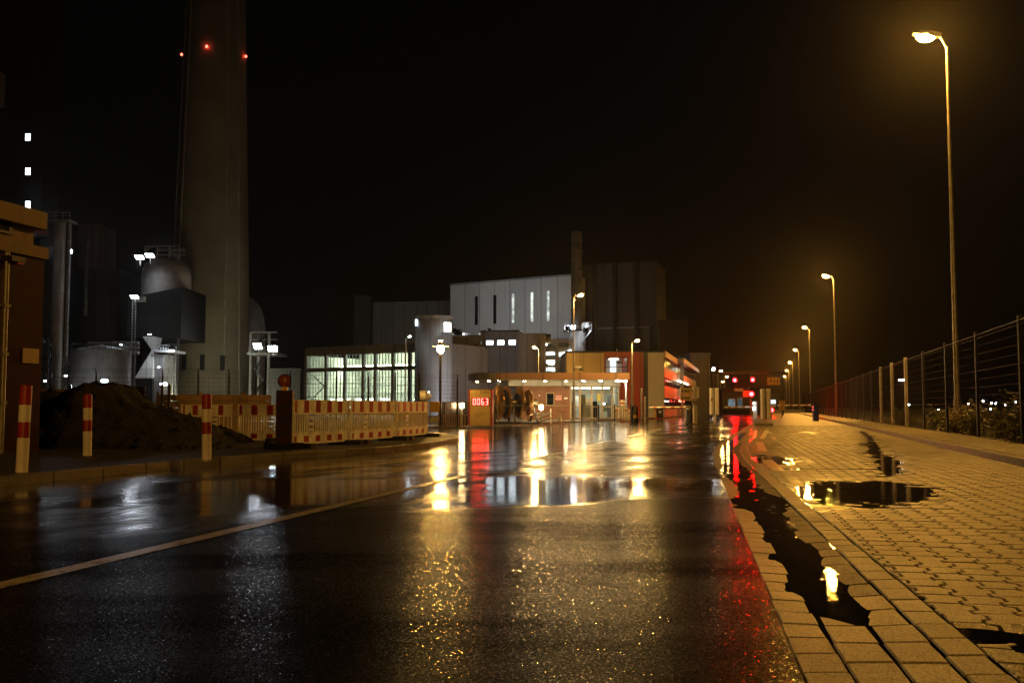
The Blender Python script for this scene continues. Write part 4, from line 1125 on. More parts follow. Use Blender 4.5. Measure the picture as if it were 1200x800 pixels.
# ------------------------------------------------------------------ glazed machine hall
def glass_hall():
    fr = Fr((X(358.5, 108.5), 108.5), (X(492, 100.5), 100.5))
    t = thing('glazed_hall', 'long low hall with a brightly lit glass front behind the barriers', 'building', fr.pt(0, 0, 0))
    zt = fr.uz(420, 407.5)[1]; Lh = fr.len; D = 9
    U = lambda px: fr.uz(px, 440)[0]
    MB().fbox(fr, 0, Lh + 2, zt, zt + .25, -D, .12).build('roof', M['steel'], t)
    MB().fbox(fr, -.02, Lh, zt - .64, zt, -.3, .05).build('parapet', M['midclad'], t)
    MB().fbox(fr, 0, Lh, 0, .55, -.3, .05).build('plinth', M['midclad'], t)
    MB().fbox(fr, 0, Lh + 2, .02, zt, -D - .2, -D).build('back_wall', M['inner'], t)
    MB().fbox(fr, -.02, .14, 0, zt - .65, -D, -.31).build('side_wall', M['inner'], t)
    MB().fbox(fr, Lh + 2.01, Lh + 2.2, 0, zt - .01, -D - .2, 0).build('side_wall', M['midclad'], t)
    MB().fbox(fr, Lh - .2, Lh + 2, .0, zt - .01, -.3, -.01).build('end_wall', M['midclad'], t)
    MB().fbox(fr, 0, Lh + 2, -.02, .1, -D, -.31).build('floor', M['inner'], t)
    zs0 = fr.uz(420, 434)[1]; zs1 = fr.uz(420, 430.2)[1]
    MB().fbox(fr, .14, Lh, zs0, zs1, -.28, .04).build('spandrel', M['midclad'], t)
    cols = [358.5, 381.6, 403.7, 425.3, 439.3, 460, 479.6, 492]
    for px in cols[:-1]:
        u = U(px); MB().fbox(fr, u - .14, u + .14, .0, zt + .02, -.32, .09).build('column', M['steel'], t)
    for px0, px1 in zip(cols, cols[1:]):
        u0, u1 = U(px0) + .14, U(px1) - .14
        for za, zb in ((.56, zs0), (zs1, zt - .65)):
            w = MB(); n = max(2, round((u1 - u0) / .45)); w.fbox(fr, u0, u1, za, za + .05, -.12, -.02).fbox(fr, u0, u1, zb - .05, zb, -.12, -.02)
            for k in range(n + 1):
                u = u0 + (u1 - u0) * k / n; w.fbox(fr, max(u0, u - .02), min(u1, u + .02), za + .05, zb - .05, -.12, -.02)
            if za < 1:
                for q in (.35, .68): w.fbox(fr, u0, u1, za + (zb - za) * q - .02, za + (zb - za) * q + .02, -.118, -.022)
            wf = w.build('window', M['steel'], t)
            MB().fbox(fr, u0, u1, za + .05, zb - .05, -.075, -.065).build('pane', M['glass'], wf)
    # inside: lamps, machines, a stair
    rnd = random.Random(3)
    for k in range(17):
        u = .6 + k * (Lh - .8) / 16.5
        MB().fbox(fr, u, u + .5, zs1 - .05 + rnd.uniform(-.1, .5), zs1 + .06 + .4, -5.2 - rnd.random() * 2, -5.0).build('ceiling_lamp', M['e_tube'], t)
        z = rnd.choice((.8, .95, 1.1, 1.6)); MB().fbox(fr, u + .2, u + .2 + rnd.uniform(.15, .35), z, z + .16, -2.2 - rnd.random(), -2.0).build('machine_lamp', M['e_tube'], t)
    for k in range(11):
        u = 1.1 + k * (Lh - 1.5) / 11; w = rnd.uniform(.4, .9)
        MB().fbox(fr, u, u + w, .1, rnd.uniform(.7, 1.5), -4.5, -3.2 - rnd.random()).build('machine', M['machine'], t)
    g = MB()
    for k in range(3):
        z0 = .6 + k * 1.25; a, b = (.25, 1.9) if k % 2 else (1.9, .25)
        g.tube(fr.pt(a, -.8, z0), fr.pt(b, -.8, z0 + 1.2), .07, .07, 6)
    g.build('stair_rail', M['darksteel'], t)
    g = MB()
    for k in range(6): g.fbox(fr, .2, Lh, zs0 - .45 - k * .9, zs0 - .4 - k * .9, -D + .1, -D + .2)
    g.build('wall_rail', M['steel'], t)
glass_hall()

# round tower, blue grey block, lit frame building
Yt = 95; cx = X(508.5, Yt, 400); r = 21.7 / FPX * Yt; zt = Z(372.5, Yt)
t = thing('round_tower', 'grey cylindrical tower at the right end of the glazed hall', 'tower', (cx, Yt, 0))
sh = MB().lathe([(r, 0), (r, zt), (r - .12, zt + .1), (0, zt + .25)], (cx, Yt, 0), 56).build('shell', panel_mat('tower_cladding', (.30, .30, .32), .4, .9), t)
MB().lathe([(r + .05, zt - .2), (r + .06, zt + .12)], (cx, Yt, 0), 56, caps=False).build('rim', M['steel'], t)
p = at(488.5, 378.5, Yt - .4)
w = MB().bbox(p.x - .16, p.x + .22, Yt - .9, Yt - .2, p.z - .38, p.z + .38, .03).build('window', M['darksteel'], t)
MB().bbox(p.x - .1, p.x + .16, Yt - .93, Yt - .89, p.z - .3, p.z + .3, .01).build('pane', M['e_cold'], w)
MB().box(X(517, Yt - 2), X(531, Yt - 2), Yt - 3.0, Yt - 1, Z(391, Yt - 2), Z(390, Yt - 2)).build('platform', M['steel'], t)
a = at(521.5, 389, Yt - 2.4); MB().bbox(a.x - .1, a.x + .55, Yt - 2.6, Yt - 2.0, a.z, a.z + .9, .03).build('door_box', M['e_win'], t)

Yb = 118
t = thing('grey_block', 'dark blue grey block with a row of four small lit windows behind the gatehouse', 'building', (X(515, Yb), Yb, 0))
fr = Fr((X(513, Yb + 1), Yb + 1), (X(608, Yb), Yb)); z1 = fr.uz(520, 393)[1]; z2 = fr.uz(600, 388.5)[1]
us = fr.uz(563, 440)[0]
MB().fbox(fr, 0, us - .01, 0, z1, -14, -.25).build('wall', M['greyclad'], t)
MB().fbox(fr, us, fr.len, 0, z2, -14, 0).build('wall', M['greyclad'], t)
MB().fbox(fr, us - .03, fr.len + .03, z2, z2 + .18, -14, .05).build('roof_edge', M['darksteel'], t)
MB().tube(fr.pt(us - .6, -.12, 0), fr.pt(us - .6, -.12, z1 - 1), .12, .12, 8).build('downpipe', M['darksteel'], t)
for px in (560, 574, 587, 600.3):
    u0, za = fr.uz(px - 3.9, 404); u1, zb = fr.uz(px + 3.9, 399.5 - (px - 560) * .03)
    w = MB().fbox(fr, max(us + .02, u0 - .05), u1 + .05, za - .05, zb + .05, 0, .05).build('window', M['darksteel'], t)
    MB().fbox(fr, max(us + .07, u0), u1, za, zb, .05, .07).build('pane', emit('window_dim', (.9, 1, .9), 1.0, .4) if px < 565 else M['e_cold'], w)
ex = [(X(608, Yb) + .02, Yb + .1)]
# rounded paler end
rx0, rx1 = X(608.3, Yb), X(640, Yb + 3); cr = 2.2
poly = [(rx0, Yb + .05)] + [(rx1 - cr + cr * math.sin(R(a)), Yb + 3.2 - cr * math.cos(R(a)) * 1.4) for a in range(0, 91, 15)] + [(rx1, Yb + 14), (rx0, Yb + 14)]
MB().prism(poly, 0, Z(391, Yb)).build('end_wall', M['midclad'], t)
box_thing('annex', 'low annex roof carrying floodlights between the grey block and the turbine hall', 'building', 522, 640, 392.5, 186, 9, M['midclad'], 390)
FG = 'floodlights washing the turbine hall'
for lb, px, py, sz in (('left of the floodlights washing the turbine hall, beside the round tower', 529.5, 388.5, 1.5), ('second floodlight washing the turbine hall, beside the round tower', 537, 389.5, 1.4), ('small floodlight above the middle of the grey block', 569, 390, .9), ('tiny raised floodlight above the middle of the grey block', 573, 386.5, .7), ('small floodlight above the right end of the grey block', 604, 388.5, .8)):
    floodlight(lb, px, py, 185.5, sz, 'e_flood_roof', (.05, 1, .5), FG, drop=1.0)

Yl = 124
t = thing('frame_building', 'lit open concrete frame building between the grey block and the stack', 'building', (X(618, Yl), Yl, 0))
fr = Fr((X(617.5, Yl), Yl), (X(671, Yl), Yl)); zt = Z(399, Yl)
MB().fbox(fr, 0, fr.len, zt - .25, zt + .1, -8, .1).build('roof', M['palewall'], t)
for py in (410, 419.5, 428, 437): MB().fbox(fr, .1, fr.len - .1, Z(py, Yl) - .15, Z(py, Yl) + .1, -7.9, -.1).build('floor_slab', M['palewall'], t)
for px in (618.5, 632.5, 652.5, 669): u = fr.uz(px, 410)[0]; MB().fbox(fr, u - .22, u + .22, 0, zt - .26, -.5, .05).build('column', M['palewall'], t)
MB().fbox(fr, 0, fr.len, 0, zt - .26, -8.3, -8).build('back_wall', M['inner'], t)
MB().fbox(fr, 0, fr.uz(631, 410)[0], 0, zt - .27, -.45, -.25).build('block_wall', M['palewall'], t)
rnd = random.Random(5)
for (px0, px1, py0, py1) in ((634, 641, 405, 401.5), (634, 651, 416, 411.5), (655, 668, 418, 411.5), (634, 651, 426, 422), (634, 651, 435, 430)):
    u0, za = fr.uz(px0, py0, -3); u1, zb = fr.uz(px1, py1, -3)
    MB().fbox(fr, u0, u1, za, zb, -3.1, -3.0).build('interior_glow', emit('floor_glow', (.85, .95, .9), 3.0, .7, 1.3), t)  # glowing panels stand in for the lit interior of the open floors
for px, py in ((638, 403.5), (645, 412), (664, 412.5), (646, 427)):
    u, z = fr.uz(px, py, -2); MB().fbox(fr, u - .35, u + .35, z - .07, z + .07, -2.1, -1.9).build('ceiling_lamp', M['e_tube'], t)
u, z = fr.uz(667.5, 412, .1); MB().fbox(fr, u - .18, u + .18, z - .22, z + .22, .06, .2).build('wall_lamp', M['e_cold'], t)
for lb, px in (('left roof vent box above the lit frame building', 621.5), ('right roof vent box above the lit frame building', 644)):
    a = at(px - 3.4, 390, 121); b = at(px + 3.4, 398.5, 121)
    t2 = thing('roof_vent', lb, 'roof vent', (a.x, 121, b.z), 0, 'roof vents')
    MB().box(a.x, b.x, 126, 127.2, a.z - .1, a.z + .25).build('cowl', M['darksteel'], t2)
    for x in (a.x + .05, b.x - .05): MB().tube((x, 126.6, zt + .1), (x, 126.6, a.z - .1), .06, .06, 6).build('leg', M['steel'], t2)
    MB().tube(((a.x + b.x) / 2, 126.6, zt + .1), ((a.x + b.x) / 2, 126.6, a.z - .1), .25, .25, 10).build('duct', M['steel'], t2)

# white turbine hall with slot windows
fr = Fr((X(527, 214), 214), (X(669.5, 198), 198)); zt = fr.uz(600, 329)[1]
t = thing('turbine_hall', 'tall pale clad hall with five narrow vertical slot windows', 'building', fr.pt(0, 0, 0))
MB().fbox(fr, 0, fr.len, 0, zt, -30, 0).build('wall', M['whiteclad'], t)
MB().fbox(fr, -.1, fr.len + .1, zt, zt + .4, -30, .12).build('roof_edge', M['midclad'], t)
for px, y0, y1, lit in ((558.3, 347.5, 380.5, 0), (580, 346, 379, 0), (601.5, 344, 378, 1), (623.7, 342.5, 377, 1), (642.7, 341, 376, 1)):
    u, za = fr.uz(px, y1); _, zb = fr.uz(px, y0)
    w = MB().fbox(fr, u - .36, u + .36, za - .05, zb + .05, 0, .08).build('window', M['midclad'] if lit else M['darksteel'], t)
    MB().fbox(fr, u - .30, u + .30, za, zb, .08, .11).build('pane', emit('slot_glow', (.92, 1.0, .90), .75, .55, .5) if lit else M['darkglass'], w)
# dark boiler block behind the stack
fr = Fr((X(669, 204), 204), (X(770.5, 199), 199)); zt = fr.uz(770, 306)[1]
t = thing('boiler_block', 'huge dark ribbed block behind the slim steel stack', 'building', fr.pt(0, 0, 0))
MB().fbox(fr, 0, fr.len, 0, zt, -14, 0).build('wall', M['darkclad'], t)
for px in (696, 720.5, 745.5): u = fr.uz(px, 350)[0]; MB().fbox(fr, u - .35, u + .35, 0, zt + .3, 0, .5).build('rib', M['darksteel'], t)
z = fr.uz(730, 384)[1]; MB().fbox(fr, fr.uz(700, 384)[0], fr.len, z - .15, z + .15, 0, .3).build('ledge', M['midclad'], t)
# faint blocks behind
box_thing('bunker_block', 'faint dark grey block behind the glazed hall, left of the turbine hall', 'building', 415, 434, 348, 235, 30, M['darkclad'])
box_thing('bunker_wing', 'faint long dark wing between the dark block and the turbine hall', 'building', 434, 528, 356, 240, 20, M['midclad'], 353, skew=-4)
box_thing('cooling_block', 'black block to the right of the ribbed boiler block', 'building', 772, 806, 377, 175, 12, pbr('near_black_cladding', (.012, .011, .01), .7))  # block plainly coloured near black
box_thing('office_tower', 'faint pale block standing behind the gate building wing', 'building', 809, 832, 416, 150, 15, M['midclad'])
# slim stack with lit platform
Ys = 168; cx = X(676, Ys, 330); r = 6.3 / FPX * Ys
t = thing('steel_stack', 'slim steel stack with a lit platform in front of the dark boiler block', 'stack', (cx, Ys, 0))
MB().lathe([(r * 1.5, 0), (r * 1.5, Z(388, Ys)), (r, Z(386, Ys)), (r, Z(272, Ys)), (r * .9, Z(271.7, Ys))], (cx, Ys, 0), 32).build('shaft', pbr('stack_steel', (.34, .33, .33), .5, .1, .2, .6, stain=.5), t)
bn = MB()
for k in range(8): bn.lathe([(r + .05, 17 + k * 1.7), (r + .06, 17.15 + k * 1.7), (r + .05, 17.3 + k * 1.7)], (cx, Ys, 0), 28, caps=False)
bn.build('band', M['steel'], t)
zp = Z(386.5, Ys)
MB().box(X(661, Ys), X(692.5, Ys), Ys - 2.5, Ys + 2, zp - .25, zp).build('platform', M['darksteel'], t)
g = MB()
for k in range(9): x = X(661, Ys) + k * (X(692.5, Ys) - X(661, Ys)) / 8; g.tube((x, Ys - 2.5, zp), (x, Ys - 2.5, zp + 1.1), .05, .05, 5)
for z in (.55, 1.1): g.tube((X(661, Ys), Ys - 2.5, zp + z), (X(692.5, Ys), Ys - 2.5, zp + z), .05, .05, 5)
g.tube((X(692, Ys), Ys - 2.4, zp - .2), (X(683, Ys), Ys - 1.5, zp - 2), .1, .1, 6)
g.build('railing', M['steel'], t)
MB().bbox(X(681.5, Ys), X(690, Ys), Ys - 1.5, Ys, zp + .05, zp + 1.2, .05).build('cabinet', M['whiteclad'], t)
floodlight('left floodlight on the platform of the slim stack', 666, 385, Ys - 3, 1.0, face=(-.4, .6, -.2), drop=.5)
floodlight('middle floodlight on the platform of the slim stack', 671.5, 383.5, Ys - 3, .7, face=(.1, -1, -.3), drop=.5)
floodlight('right floodlight on the platform of the slim stack', 686.5, 386.5, Ys - 3, .9, face=(.5, .8, -.1), drop=.5)

# ------------------------------------------------------------------ gatehouse with its canopy
ZF = .078                                            # forecourt level
def gatehouse():
    Yc, Yw = 60.0, 63.0
    t = thing('gatehouse', 'low brick gatehouse with a wide rust brown canopy and lit soffit', 'gatehouse', (X(612, Yw), Yw, ZF))
    # canopy outline: straight front, rounded left end
    xa, xb = X(588, Yc), X(738, Yc); za = Z(444.6, Yc); zb = Z(436.6, Yc)
    arc = [(xa - 2.1 * math.sin(R(a)), Yc + 3.2 * (1 - math.cos(R(a)))) for a in range(0, 91, 10)]
    poly = [(xb, Yc)] + arc + [(xa - 2.1, Yc + 9), (xb, Yc + 9)]
    MB().prism(poly, za + .06, zb - .02).build('canopy_slab', M['palewall'], t)
    fa = MB(); n = len(arc)
    pts = [(xb, Yc)] + arc + [(xa - 2.1, Yc + 9)]
    fas = MB()
    for (x0, y0), (x1, y1) in zip(pts, pts[1:]):
        d = Vector((x1 - x0, y1 - y0)).normalized(); nn = Vector((d.y, -d.x))
        if nn.dot(Vector((-(x0 + x1) / 2, -y0))) < 0: nn = -nn
        o0, o1 = .01, .06
        vs = [(x0 + nn.x * o, y0 + nn.y * o, z) for o in (o0, o1) for z in (za, zb)] + [(x1 + nn.x * o, y1 + nn.y * o, z) for o in (o0, o1) for z in (za, zb)]
        fas.m = 0 if x0 > xa - .2 else 1
        fas.add(vs, [(0, 1, 3, 2), (4, 6, 7, 5), (2, 3, 7, 6), (0, 4, 5, 1), (1, 5, 7, 3), (0, 2, 6, 4)])
    fas.build('fascia', [M['rustfascia'], M['steel']], t)
    # walls
    fr = Fr((X(612, Yw), Yw), (X(668, Yw), Yw)); zs = fr.uz(640, 452)[1]
    MB().fbox(fr, 0, fr.len, ZF, zs, -5, 0).build('wall', M['gatebrick'], t)
    xr = X(727, Yw)
    MB().box(X(596, Yw), xr, Yw - .10, Yw + 5, zs, za + .055).build('soffit_band', M['palewall'], t)
    for px0, px1 in ((616, 625), (640, 649.5)):
        u0, z0 = fr.uz(px0, 475); u1, z1 = fr.uz(px1, 460)
        w = MB()
        for a, b, c, d in ((u0, u1, z0, z0 + .05), (u0, u1, z1 - .05, z1), (u0, u0 + .05, z0 + .05, z1 - .05), (u1 - .05, u1, z0 + .05, z1 - .05)): w.fbox(fr, a, b, c, d, .002, .05)
        wf = w.build('window', M['cream'], t)
        MB().fbox(fr, u0 + .05, u1 - .05, z0 + .05, z1 - .05, .002, .02).build('pane', M['darkglass'], wf)
    u0, z0 = fr.uz(650.5, 469); u1, z1 = fr.uz(658.5, 462.5)
    nb_ = MB().fbox(fr, u0, u1, z0, z1, .002, .03).build('notice_board', pbr('notice_red', (.55, .16, .10), .4), t)
    st = MB()
    for k in range(3): st.fbox(fr, u0 + .03, u1 - .03, z0 + .06 + k * .1, z0 + .09 + k * .1, .03, .034)
    st.build('text_line', M['white'], nb_)
    u0, z0 = fr.uz(661, 467.5); u1, z1 = fr.uz(665, 465.5); MB().fbox(fr, u0, u1, z0, z1, .002, .03).build('sign_plate', M['white'], t)
    u, z = fr.uz(632, 463); MB().fbox(fr, u - .05, u + .05, z - .04, z + .04, .002, .06).build('bell_box', M['white'], t)
    u, z = fr.uz(663, 453); MB().fbox(fr, u - .05, u + .05, z - .06, z + .06, .002, .2).build('camera', M['black'], t)
    MB().fbox(fr, .2, 2.9, ZF + .85, ZF + .89, .002, .05).build('wall_rail', M['cream'], t)
    # glazed entrance
    f2 = Fr((X(668, Yw), Yw), (X(726, Yw), Yw)); Lg = f2.len
    U = lambda px: f2.uz(px, 470)[0]
    zt = zs
    MB().fbox(f2, 0, Lg, ZF - .02, ZF + .06, -4.5, .02).build('plinth', M['kerbstone'], t)
    MB().fbox(f2, 0, Lg, ZF + .06, zs, -4.7, -4.5).build('back_wall', M['inner'], t)
    MB().fbox(f2, Lg - .1, Lg, ZF + .06, zs, -4.5, -.1).build('side_wall', M['palewall'], t)
    zm = f2.uz(700, 460.3)[1]; zl = f2.uz(700, 477)[1]
    cols = [668.6, 679.5, 693.2, 705.8, 717.6, 725]
    for px0, px1 in zip(cols, cols[1:]):
        u0, u1 = U(px0), U(px1); w = MB()
        w.fbox(f2, u0 - .05, u0 + .06, ZF + .06, zt, -.08, .05)
        for z in (ZF + .06, zl, zm, zt - .06): w.fbox(f2, u0 + .06, u1 - .05, z, z + .06, -.06, .03)
        wf = w.build('glazing_frame', M['cream'], t)
        MB().fbox(f2, u0 + .06, u1 - .05, ZF + .12, zt - .06, -.02, -.01).build('pane', M['glass'], wf)
    rnd = random.Random(8)
    for px0, px1, y0, y1, dp, mt in ((681, 686, 489, 462, -2.2, 'cream'), (686.5, 692, 489, 466, -3, 'timber'), (695, 700, 489, 470, -1.5, 'black'), (700, 704, 470, 461, -3.6, 'yellow'),
                                     (707, 712, 482, 472, -1.2, 'machine'), (712, 716, 489, 463, -2.6, 'greyclad'), (670, 674, 489, 470, -1.6, 'machine'), (674.5, 678, 489, 464, -3.0, 'white')):
        u0, z0 = f2.uz(px0, y0, dp); u1, z1 = f2.uz(px1, y1, dp)
        MB().fbox(f2, u0, u1, max(ZF + .07, z0), z1, dp - .3, dp).build('cabinet', M[mt], t)
    for px in (674, 687, 700, 712):
        u = U(px); MB().fbox(f2, u - .35, u + .35, zt - .12, zt - .06, -3.0, -2.2).build('ceiling_lamp', M['e_room'], t)
    u, z = f2.uz(708, 473, .1); MB().sphere(f2.pt(u, .12, z), .07, n=8, k=6).build('door_lamp', M['e_cold'], t)
    # soffit downlights
    for px in (559, 573, 585, 614.5, 639, 663, 684, 704):
        Yd = Yc + (2.6 if px < 565 else 1.5)
        p = at(px, 445.5, Yd); x = p.x
        d = MB().tube((x, Yd, za + .06), (x, Yd, za - .05), .10, .10, 10).build('downlight', M['steel'], t)
        MB().tube((x, Yd, za - .052), (x, Yd, za - .075), .085, .08, 10).build('lens', M['e_down'], d)
    p = at(727.5, 446.5, Yc + .6); MB().bbox(p.x - .3, p.x + .35, Yc + .4, Yc + .8, za - .12, za - .03, .01).build('strip_lamp', emit('strip_lamp', (1, .85, .55), 60), t)
    for x in (X(585, Yc + 1.2), X(734, Yc + 1)): MB().tube((x, Yc + 1.1, ZF), (x, Yc + 1.1, za + .05), .07, .07, 10).build('canopy_post', M['steel'], t)
    return t
gatehouse()

# ------------------------------------------------------------------ two storey gate building with red corner and receding wing
def gate_building():
    Y0 = 76.0
    fr = Fr((X(664, Y0), Y0), (X(778.6, Y0), Y0)); zt = fr.uz(720, 412.6)[1]
    t = thing('gate_building', 'two storey gate building with ochre panels, red corner and a long wing', 'building', fr.pt(0, 0, ZF))
    U = lambda px, y=440: fr.uz(px, y)[0]
    ur, uw = U(708), U(759.5)
    MB().fbox(fr, 0, ur - .01, 2.2, zt - .05, -9, 0).build('ochre_wall', M['ochre'], t)
    # red block around a recessed lit window
    w0, z0 = fr.uz(709, 437); w1, z1 = fr.uz(735.3, 418)
    rb = MB()
    rb.fbox(fr, ur, w0, ZF, zt, -9, .03).fbox(fr, w1, uw - .35, ZF, zt, -9, .03).fbox(fr, w0, w1, ZF, z0, -9, .03).fbox(fr, w0, w1, z1, zt, -9, .03)
    rb.build('red_wall', M['redclad'], t)
    MB().fbox(fr, uw - .34, uw, ZF, zt - .02, -9, -.10).build('corner_recess', M['darkclad'], t)
    MB().fbox(fr, w0, w1, z0, z1, -4.2, -4).build('room_wall', M['inner'], t)
    wf = MB()
    zc = z0 + (z1 - z0) * .36
    for a, b, c, d in ((w0, w1, z0, z0 + .06), (w0, w1, z1 - .06, z1), (w0, w0 + .06, z0 + .06, z1 - .06), (w1 - .06, w1, z0 + .06, z1 - .06), (w0 + .06, w1 - .06, zc, zc + .05)): wf.fbox(fr, a, b, c, d, -.05, .025)
    wo = wf.build('window', M['darksteel'], t)
    MB().fbox(fr, w0 + .06, w1 - .06, z0 + .06, z1 - .06, -.02, -.01).build('pane', M['glass'], wo)
    a, za = fr.uz(715, 437, -2); b, zb = fr.uz(722, 421, -2)
    MB().fbox(fr, a, b, za, zb, -2.1, -2).build('glowing_door', emit('glowing_door', (.88, .97, 1), 1.6), t)  # the door itself glows to look brightly lit
    MB().fbox(fr, w0 + .6, w0 + 1.3, z1 - .1, z1 - .03, -3, -2.4).build('ceiling_lamp', M['e_room'], t)
    MB().fbox(fr, a + .55, w1 - .2, zb - .3, zb - .2, -2.2, -2.1).build('pipe', M['black'], t)
    MB().fbox(fr, uw, fr.len, ZF, zt - .04, -9, .02).build('pale_wall', M['palewall'], t)
    MB().fbox(fr, -.05, fr.len + .03, zt, zt + .09, -9, .06).build('roof_edge', M['darksteel'], t)
    # the wing runs back along the road
    C = (X(778.6, Y0) + .02, Y0); Dp = (C[0] + .236 * 43, Y0 + 43)
    f2 = Fr(C, Dp); H = zt; Ln = f2.len
    MB().fbox(f2, .05, 9.6, ZF, H - .02, -.7, -.25).fbox(f2, 9.61, Ln, ZF, H - .02, -8, -.25).build('wing_wall', M['darkclad'], t)
    zb = [ZF, ZF + .75, ZF + 1.45, ZF + 2.35, ZF + 3.05, ZF + 3.95, H + .05]
    red_panel = panel_mat('wing_panels', (.50, .38, .30), .45, 1.6)
    for u0, u1 in ((.06, Ln * .31), (Ln * .33, Ln)):
        pr = 0 if u0 < 1 else .5
        for z0, z1 in ((ZF + .02, ZF + .62), (ZF + 1.5, ZF + 2.42), (ZF + 3.05, ZF + 3.85)):
            MB().fbox(f2, u0, u1, z0, z1, -.24, pr * .4).build('spandrel', red_panel, t)
        MB().fbox(f2, u0, u1, H - .35 if u0 < 1 else H - .15, H + .1 if u0 < 1 else H + .25, -.24, pr + .1).build('fascia', red_panel, t)
        for z0, z1 in ((ZF + .64, ZF + 1.48), (ZF + 2.44, ZF + 3.03), (ZF + 3.87, H - .36)):
            w = MB(); n = int((u1 - u0) / 1.9)
            for k in range(n + 1):
                u = u0 + (u1 - u0 - .08) * k / n; w.fbox(f2, u, u + .08, z0, z1, -.2, -.1)
            wf = w.build('window', M['darksteel'], t)
            MB().fbox(f2, u0, u1, z0, z1, -.17, -.16).build('pane', M['darkglass'], wf)
    g = MB()
    for u in (10.5, 13.5, 16.5, 20, 24): g.fbox(f2, u, u + 1.1, ZF + 3.0, ZF + 3.12, .25, .4)
    g.build('strip_lamp', emit('wing_lamps', (1, .78, .5), 12), t)
    g = MB()
    for u in (1.2, 3.0, 4.8): g.fbox(f2, u, u + .8, ZF + 1.2, ZF + 1.3, -.155, -.14)
    g.build('indoor_lamp', emit('indoor_lamps', (1, .9, .75), 5), t)
    MB().box(C[0] + .236 * 15 + .25, C[0] + .236 * 15 + .5, Y0 + 15, Y0 + 15.25, ZF, H).build('downpipe', M['steel'], t)
    q = MB()
    for u in (12, 14, 16, 18): q.fbox(f2, u, u + .9, ZF + 1.25, ZF + 1.42, .25, .32)
    q.build('red_lamp', emit('red_strip', (1, .08, .05), 14), t)
gate_building()

# ------------------------------------------------------------------ lamps round the gate
def gate_lamp(label, px, pyt, Y, zb, rot, arm=.5, s=.62, group='gate lamps on tall posts', mat='e_gate', r=.06):
    z = at(px, pyt, Y).z
    return street_lamp('gate_lamp', label, (X(px, Y), Y, zb), z - zb, arm, s, M[mat], rot, r, group, door=False)
gate_lamp('tall gate lamp standing in front of the gatehouse entrance', 672.5, 350.5, 58.5, ZF, R(180), .45, .62)
gate_lamp('gate lamp on a pale post in front of the red wall', 740.8, 403.5, 56, ZF, R(170), .2, .5)
gate_lamp('short gate lamp rising from behind the gatehouse canopy', 631.5, 411, 71, ZF, R(20), .2, .55)
gate_lamp('dim dark lamp post in front of the glazed hall', 475, 397, 92, 0, R(180), .25, .6, None, 'e_cool', .08)
cm = at(676, 431.5, 58.3)
t = thing('security_camera', 'small camera head on the tall gate lamp post', 'camera', tuple(cm))
MB().tube((X(672.5, 58.5), 58.4, cm.z + .05), (cm.x, 58.3, cm.z + .04), .025, .025, 6).build('arm', M['white'], t)
MB().bbox(cm.x - .1, cm.x + .25, 58.2, 58.4, cm.z - .02, cm.z + .12, .02).build('housing', M['white'], t)
MB().sphere((cm.x + .26, 58.3, cm.z - .05), .09, n=10, k=6).build('dome', M['black'], t)
far_lamps = [(843.5, 436.5, 190), (851, 443, 230), (846.5, 448.5, 270)]
for lb, (px, py, Y) in zip(('nearest of the far orange street lamps on the left of the barrier', 'second far orange street lamp, left of the red signals', 'tiny farthest orange street lamp left of the red signals'), far_lamps):
    gate_lamp(lb, px - 1.8, py, Y, 0, R(180), .5, 1.0, 'far street lamps beyond the gate', 'e_farlamp', .1)
p = at(835.5, 431.5, 120)
floodlight('cool white floodlight high beyond the gate, left of the red signals', 836, 432.5, 120, .42, face=(.7, -.7, -.25), group=None, drop=1)
t = thing('lamp_mast', 'dark mast carrying the cool white floodlight beyond the gate', 'mast', (p.x - .1, 120.3, 0))
MB().tube((p.x - .1, 120.4, 0), (p.x - .1, 120.4, p.z - .3), .12, .08, 10).build('pole', M['darksteel'], t)
MB().box(p.x - .5, p.x + .5, 120.3, 120.5, p.z - 1.05, p.z - .95).build('crossarm', M['darksteel'], t)

# mushroom lamp by the barriers
Y = 40.5; px = 516; zb = .09; t = thing('mushroom_lamp', 'flat hatted sodium lamp on a dark post beside the barriers', 'lamp', (X(px, Y), Y, zb))
cx = X(px, Y); zl = Z(405, Y)
MB().tube((cx, Y, zb), (cx, Y, zl - .18), .06, .045, 10).build('pole', M['darksteel'], t)
MB().lathe([(.34, 0), (.335, .02), (.12, .07), (.10, .12), (.10, .17), (0, .19)], (cx, Y, zl - .02), 28).build('hat', pbr('lamp_hat', (.4, .36, .3), .4), t)
MB().lathe([(.05, -.30), (.12, -.24), (.145, -.12), (.13, -.021)], (cx, Y, zl), 20).build('globe', M['e_mush'], t)
MB().lathe([(.075, .171), (.075, .21), (0, .22)], (cx, Y, zl), 12).build('finial', M['e_bollard'], t)
# small path lights
for lb, px, py, Y, yb in (('small glowing path light left of the display pillar', 541.2, 475, 41.5, 497), ('small glowing path light in front of the rotor, by its right end', 619, 479.5, 47, 490), ('glowing path light between the rotor and the pipe rail', 634.2, 477, 46, 493)):
    p = at(px, py, Y); t = thing('path_light', lb, 'path light', (p.x, Y, ZF), 0, 'glowing path lights')
    MB().tube((p.x, Y, ZF), (p.x, Y, p.z - .1), .05, .045, 10).build('post', M['steel'], t)
    MB().lathe([(.06, -.10), (.085, -.08), (.085, .09), (.06, .10)], tuple(p), 14).build('globe', M['e_bollard'], t)
    MB().lathe([(.10, .101), (.09, .13), (0, .14)], tuple(p), 14).build('cap', M['darksteel'], t)
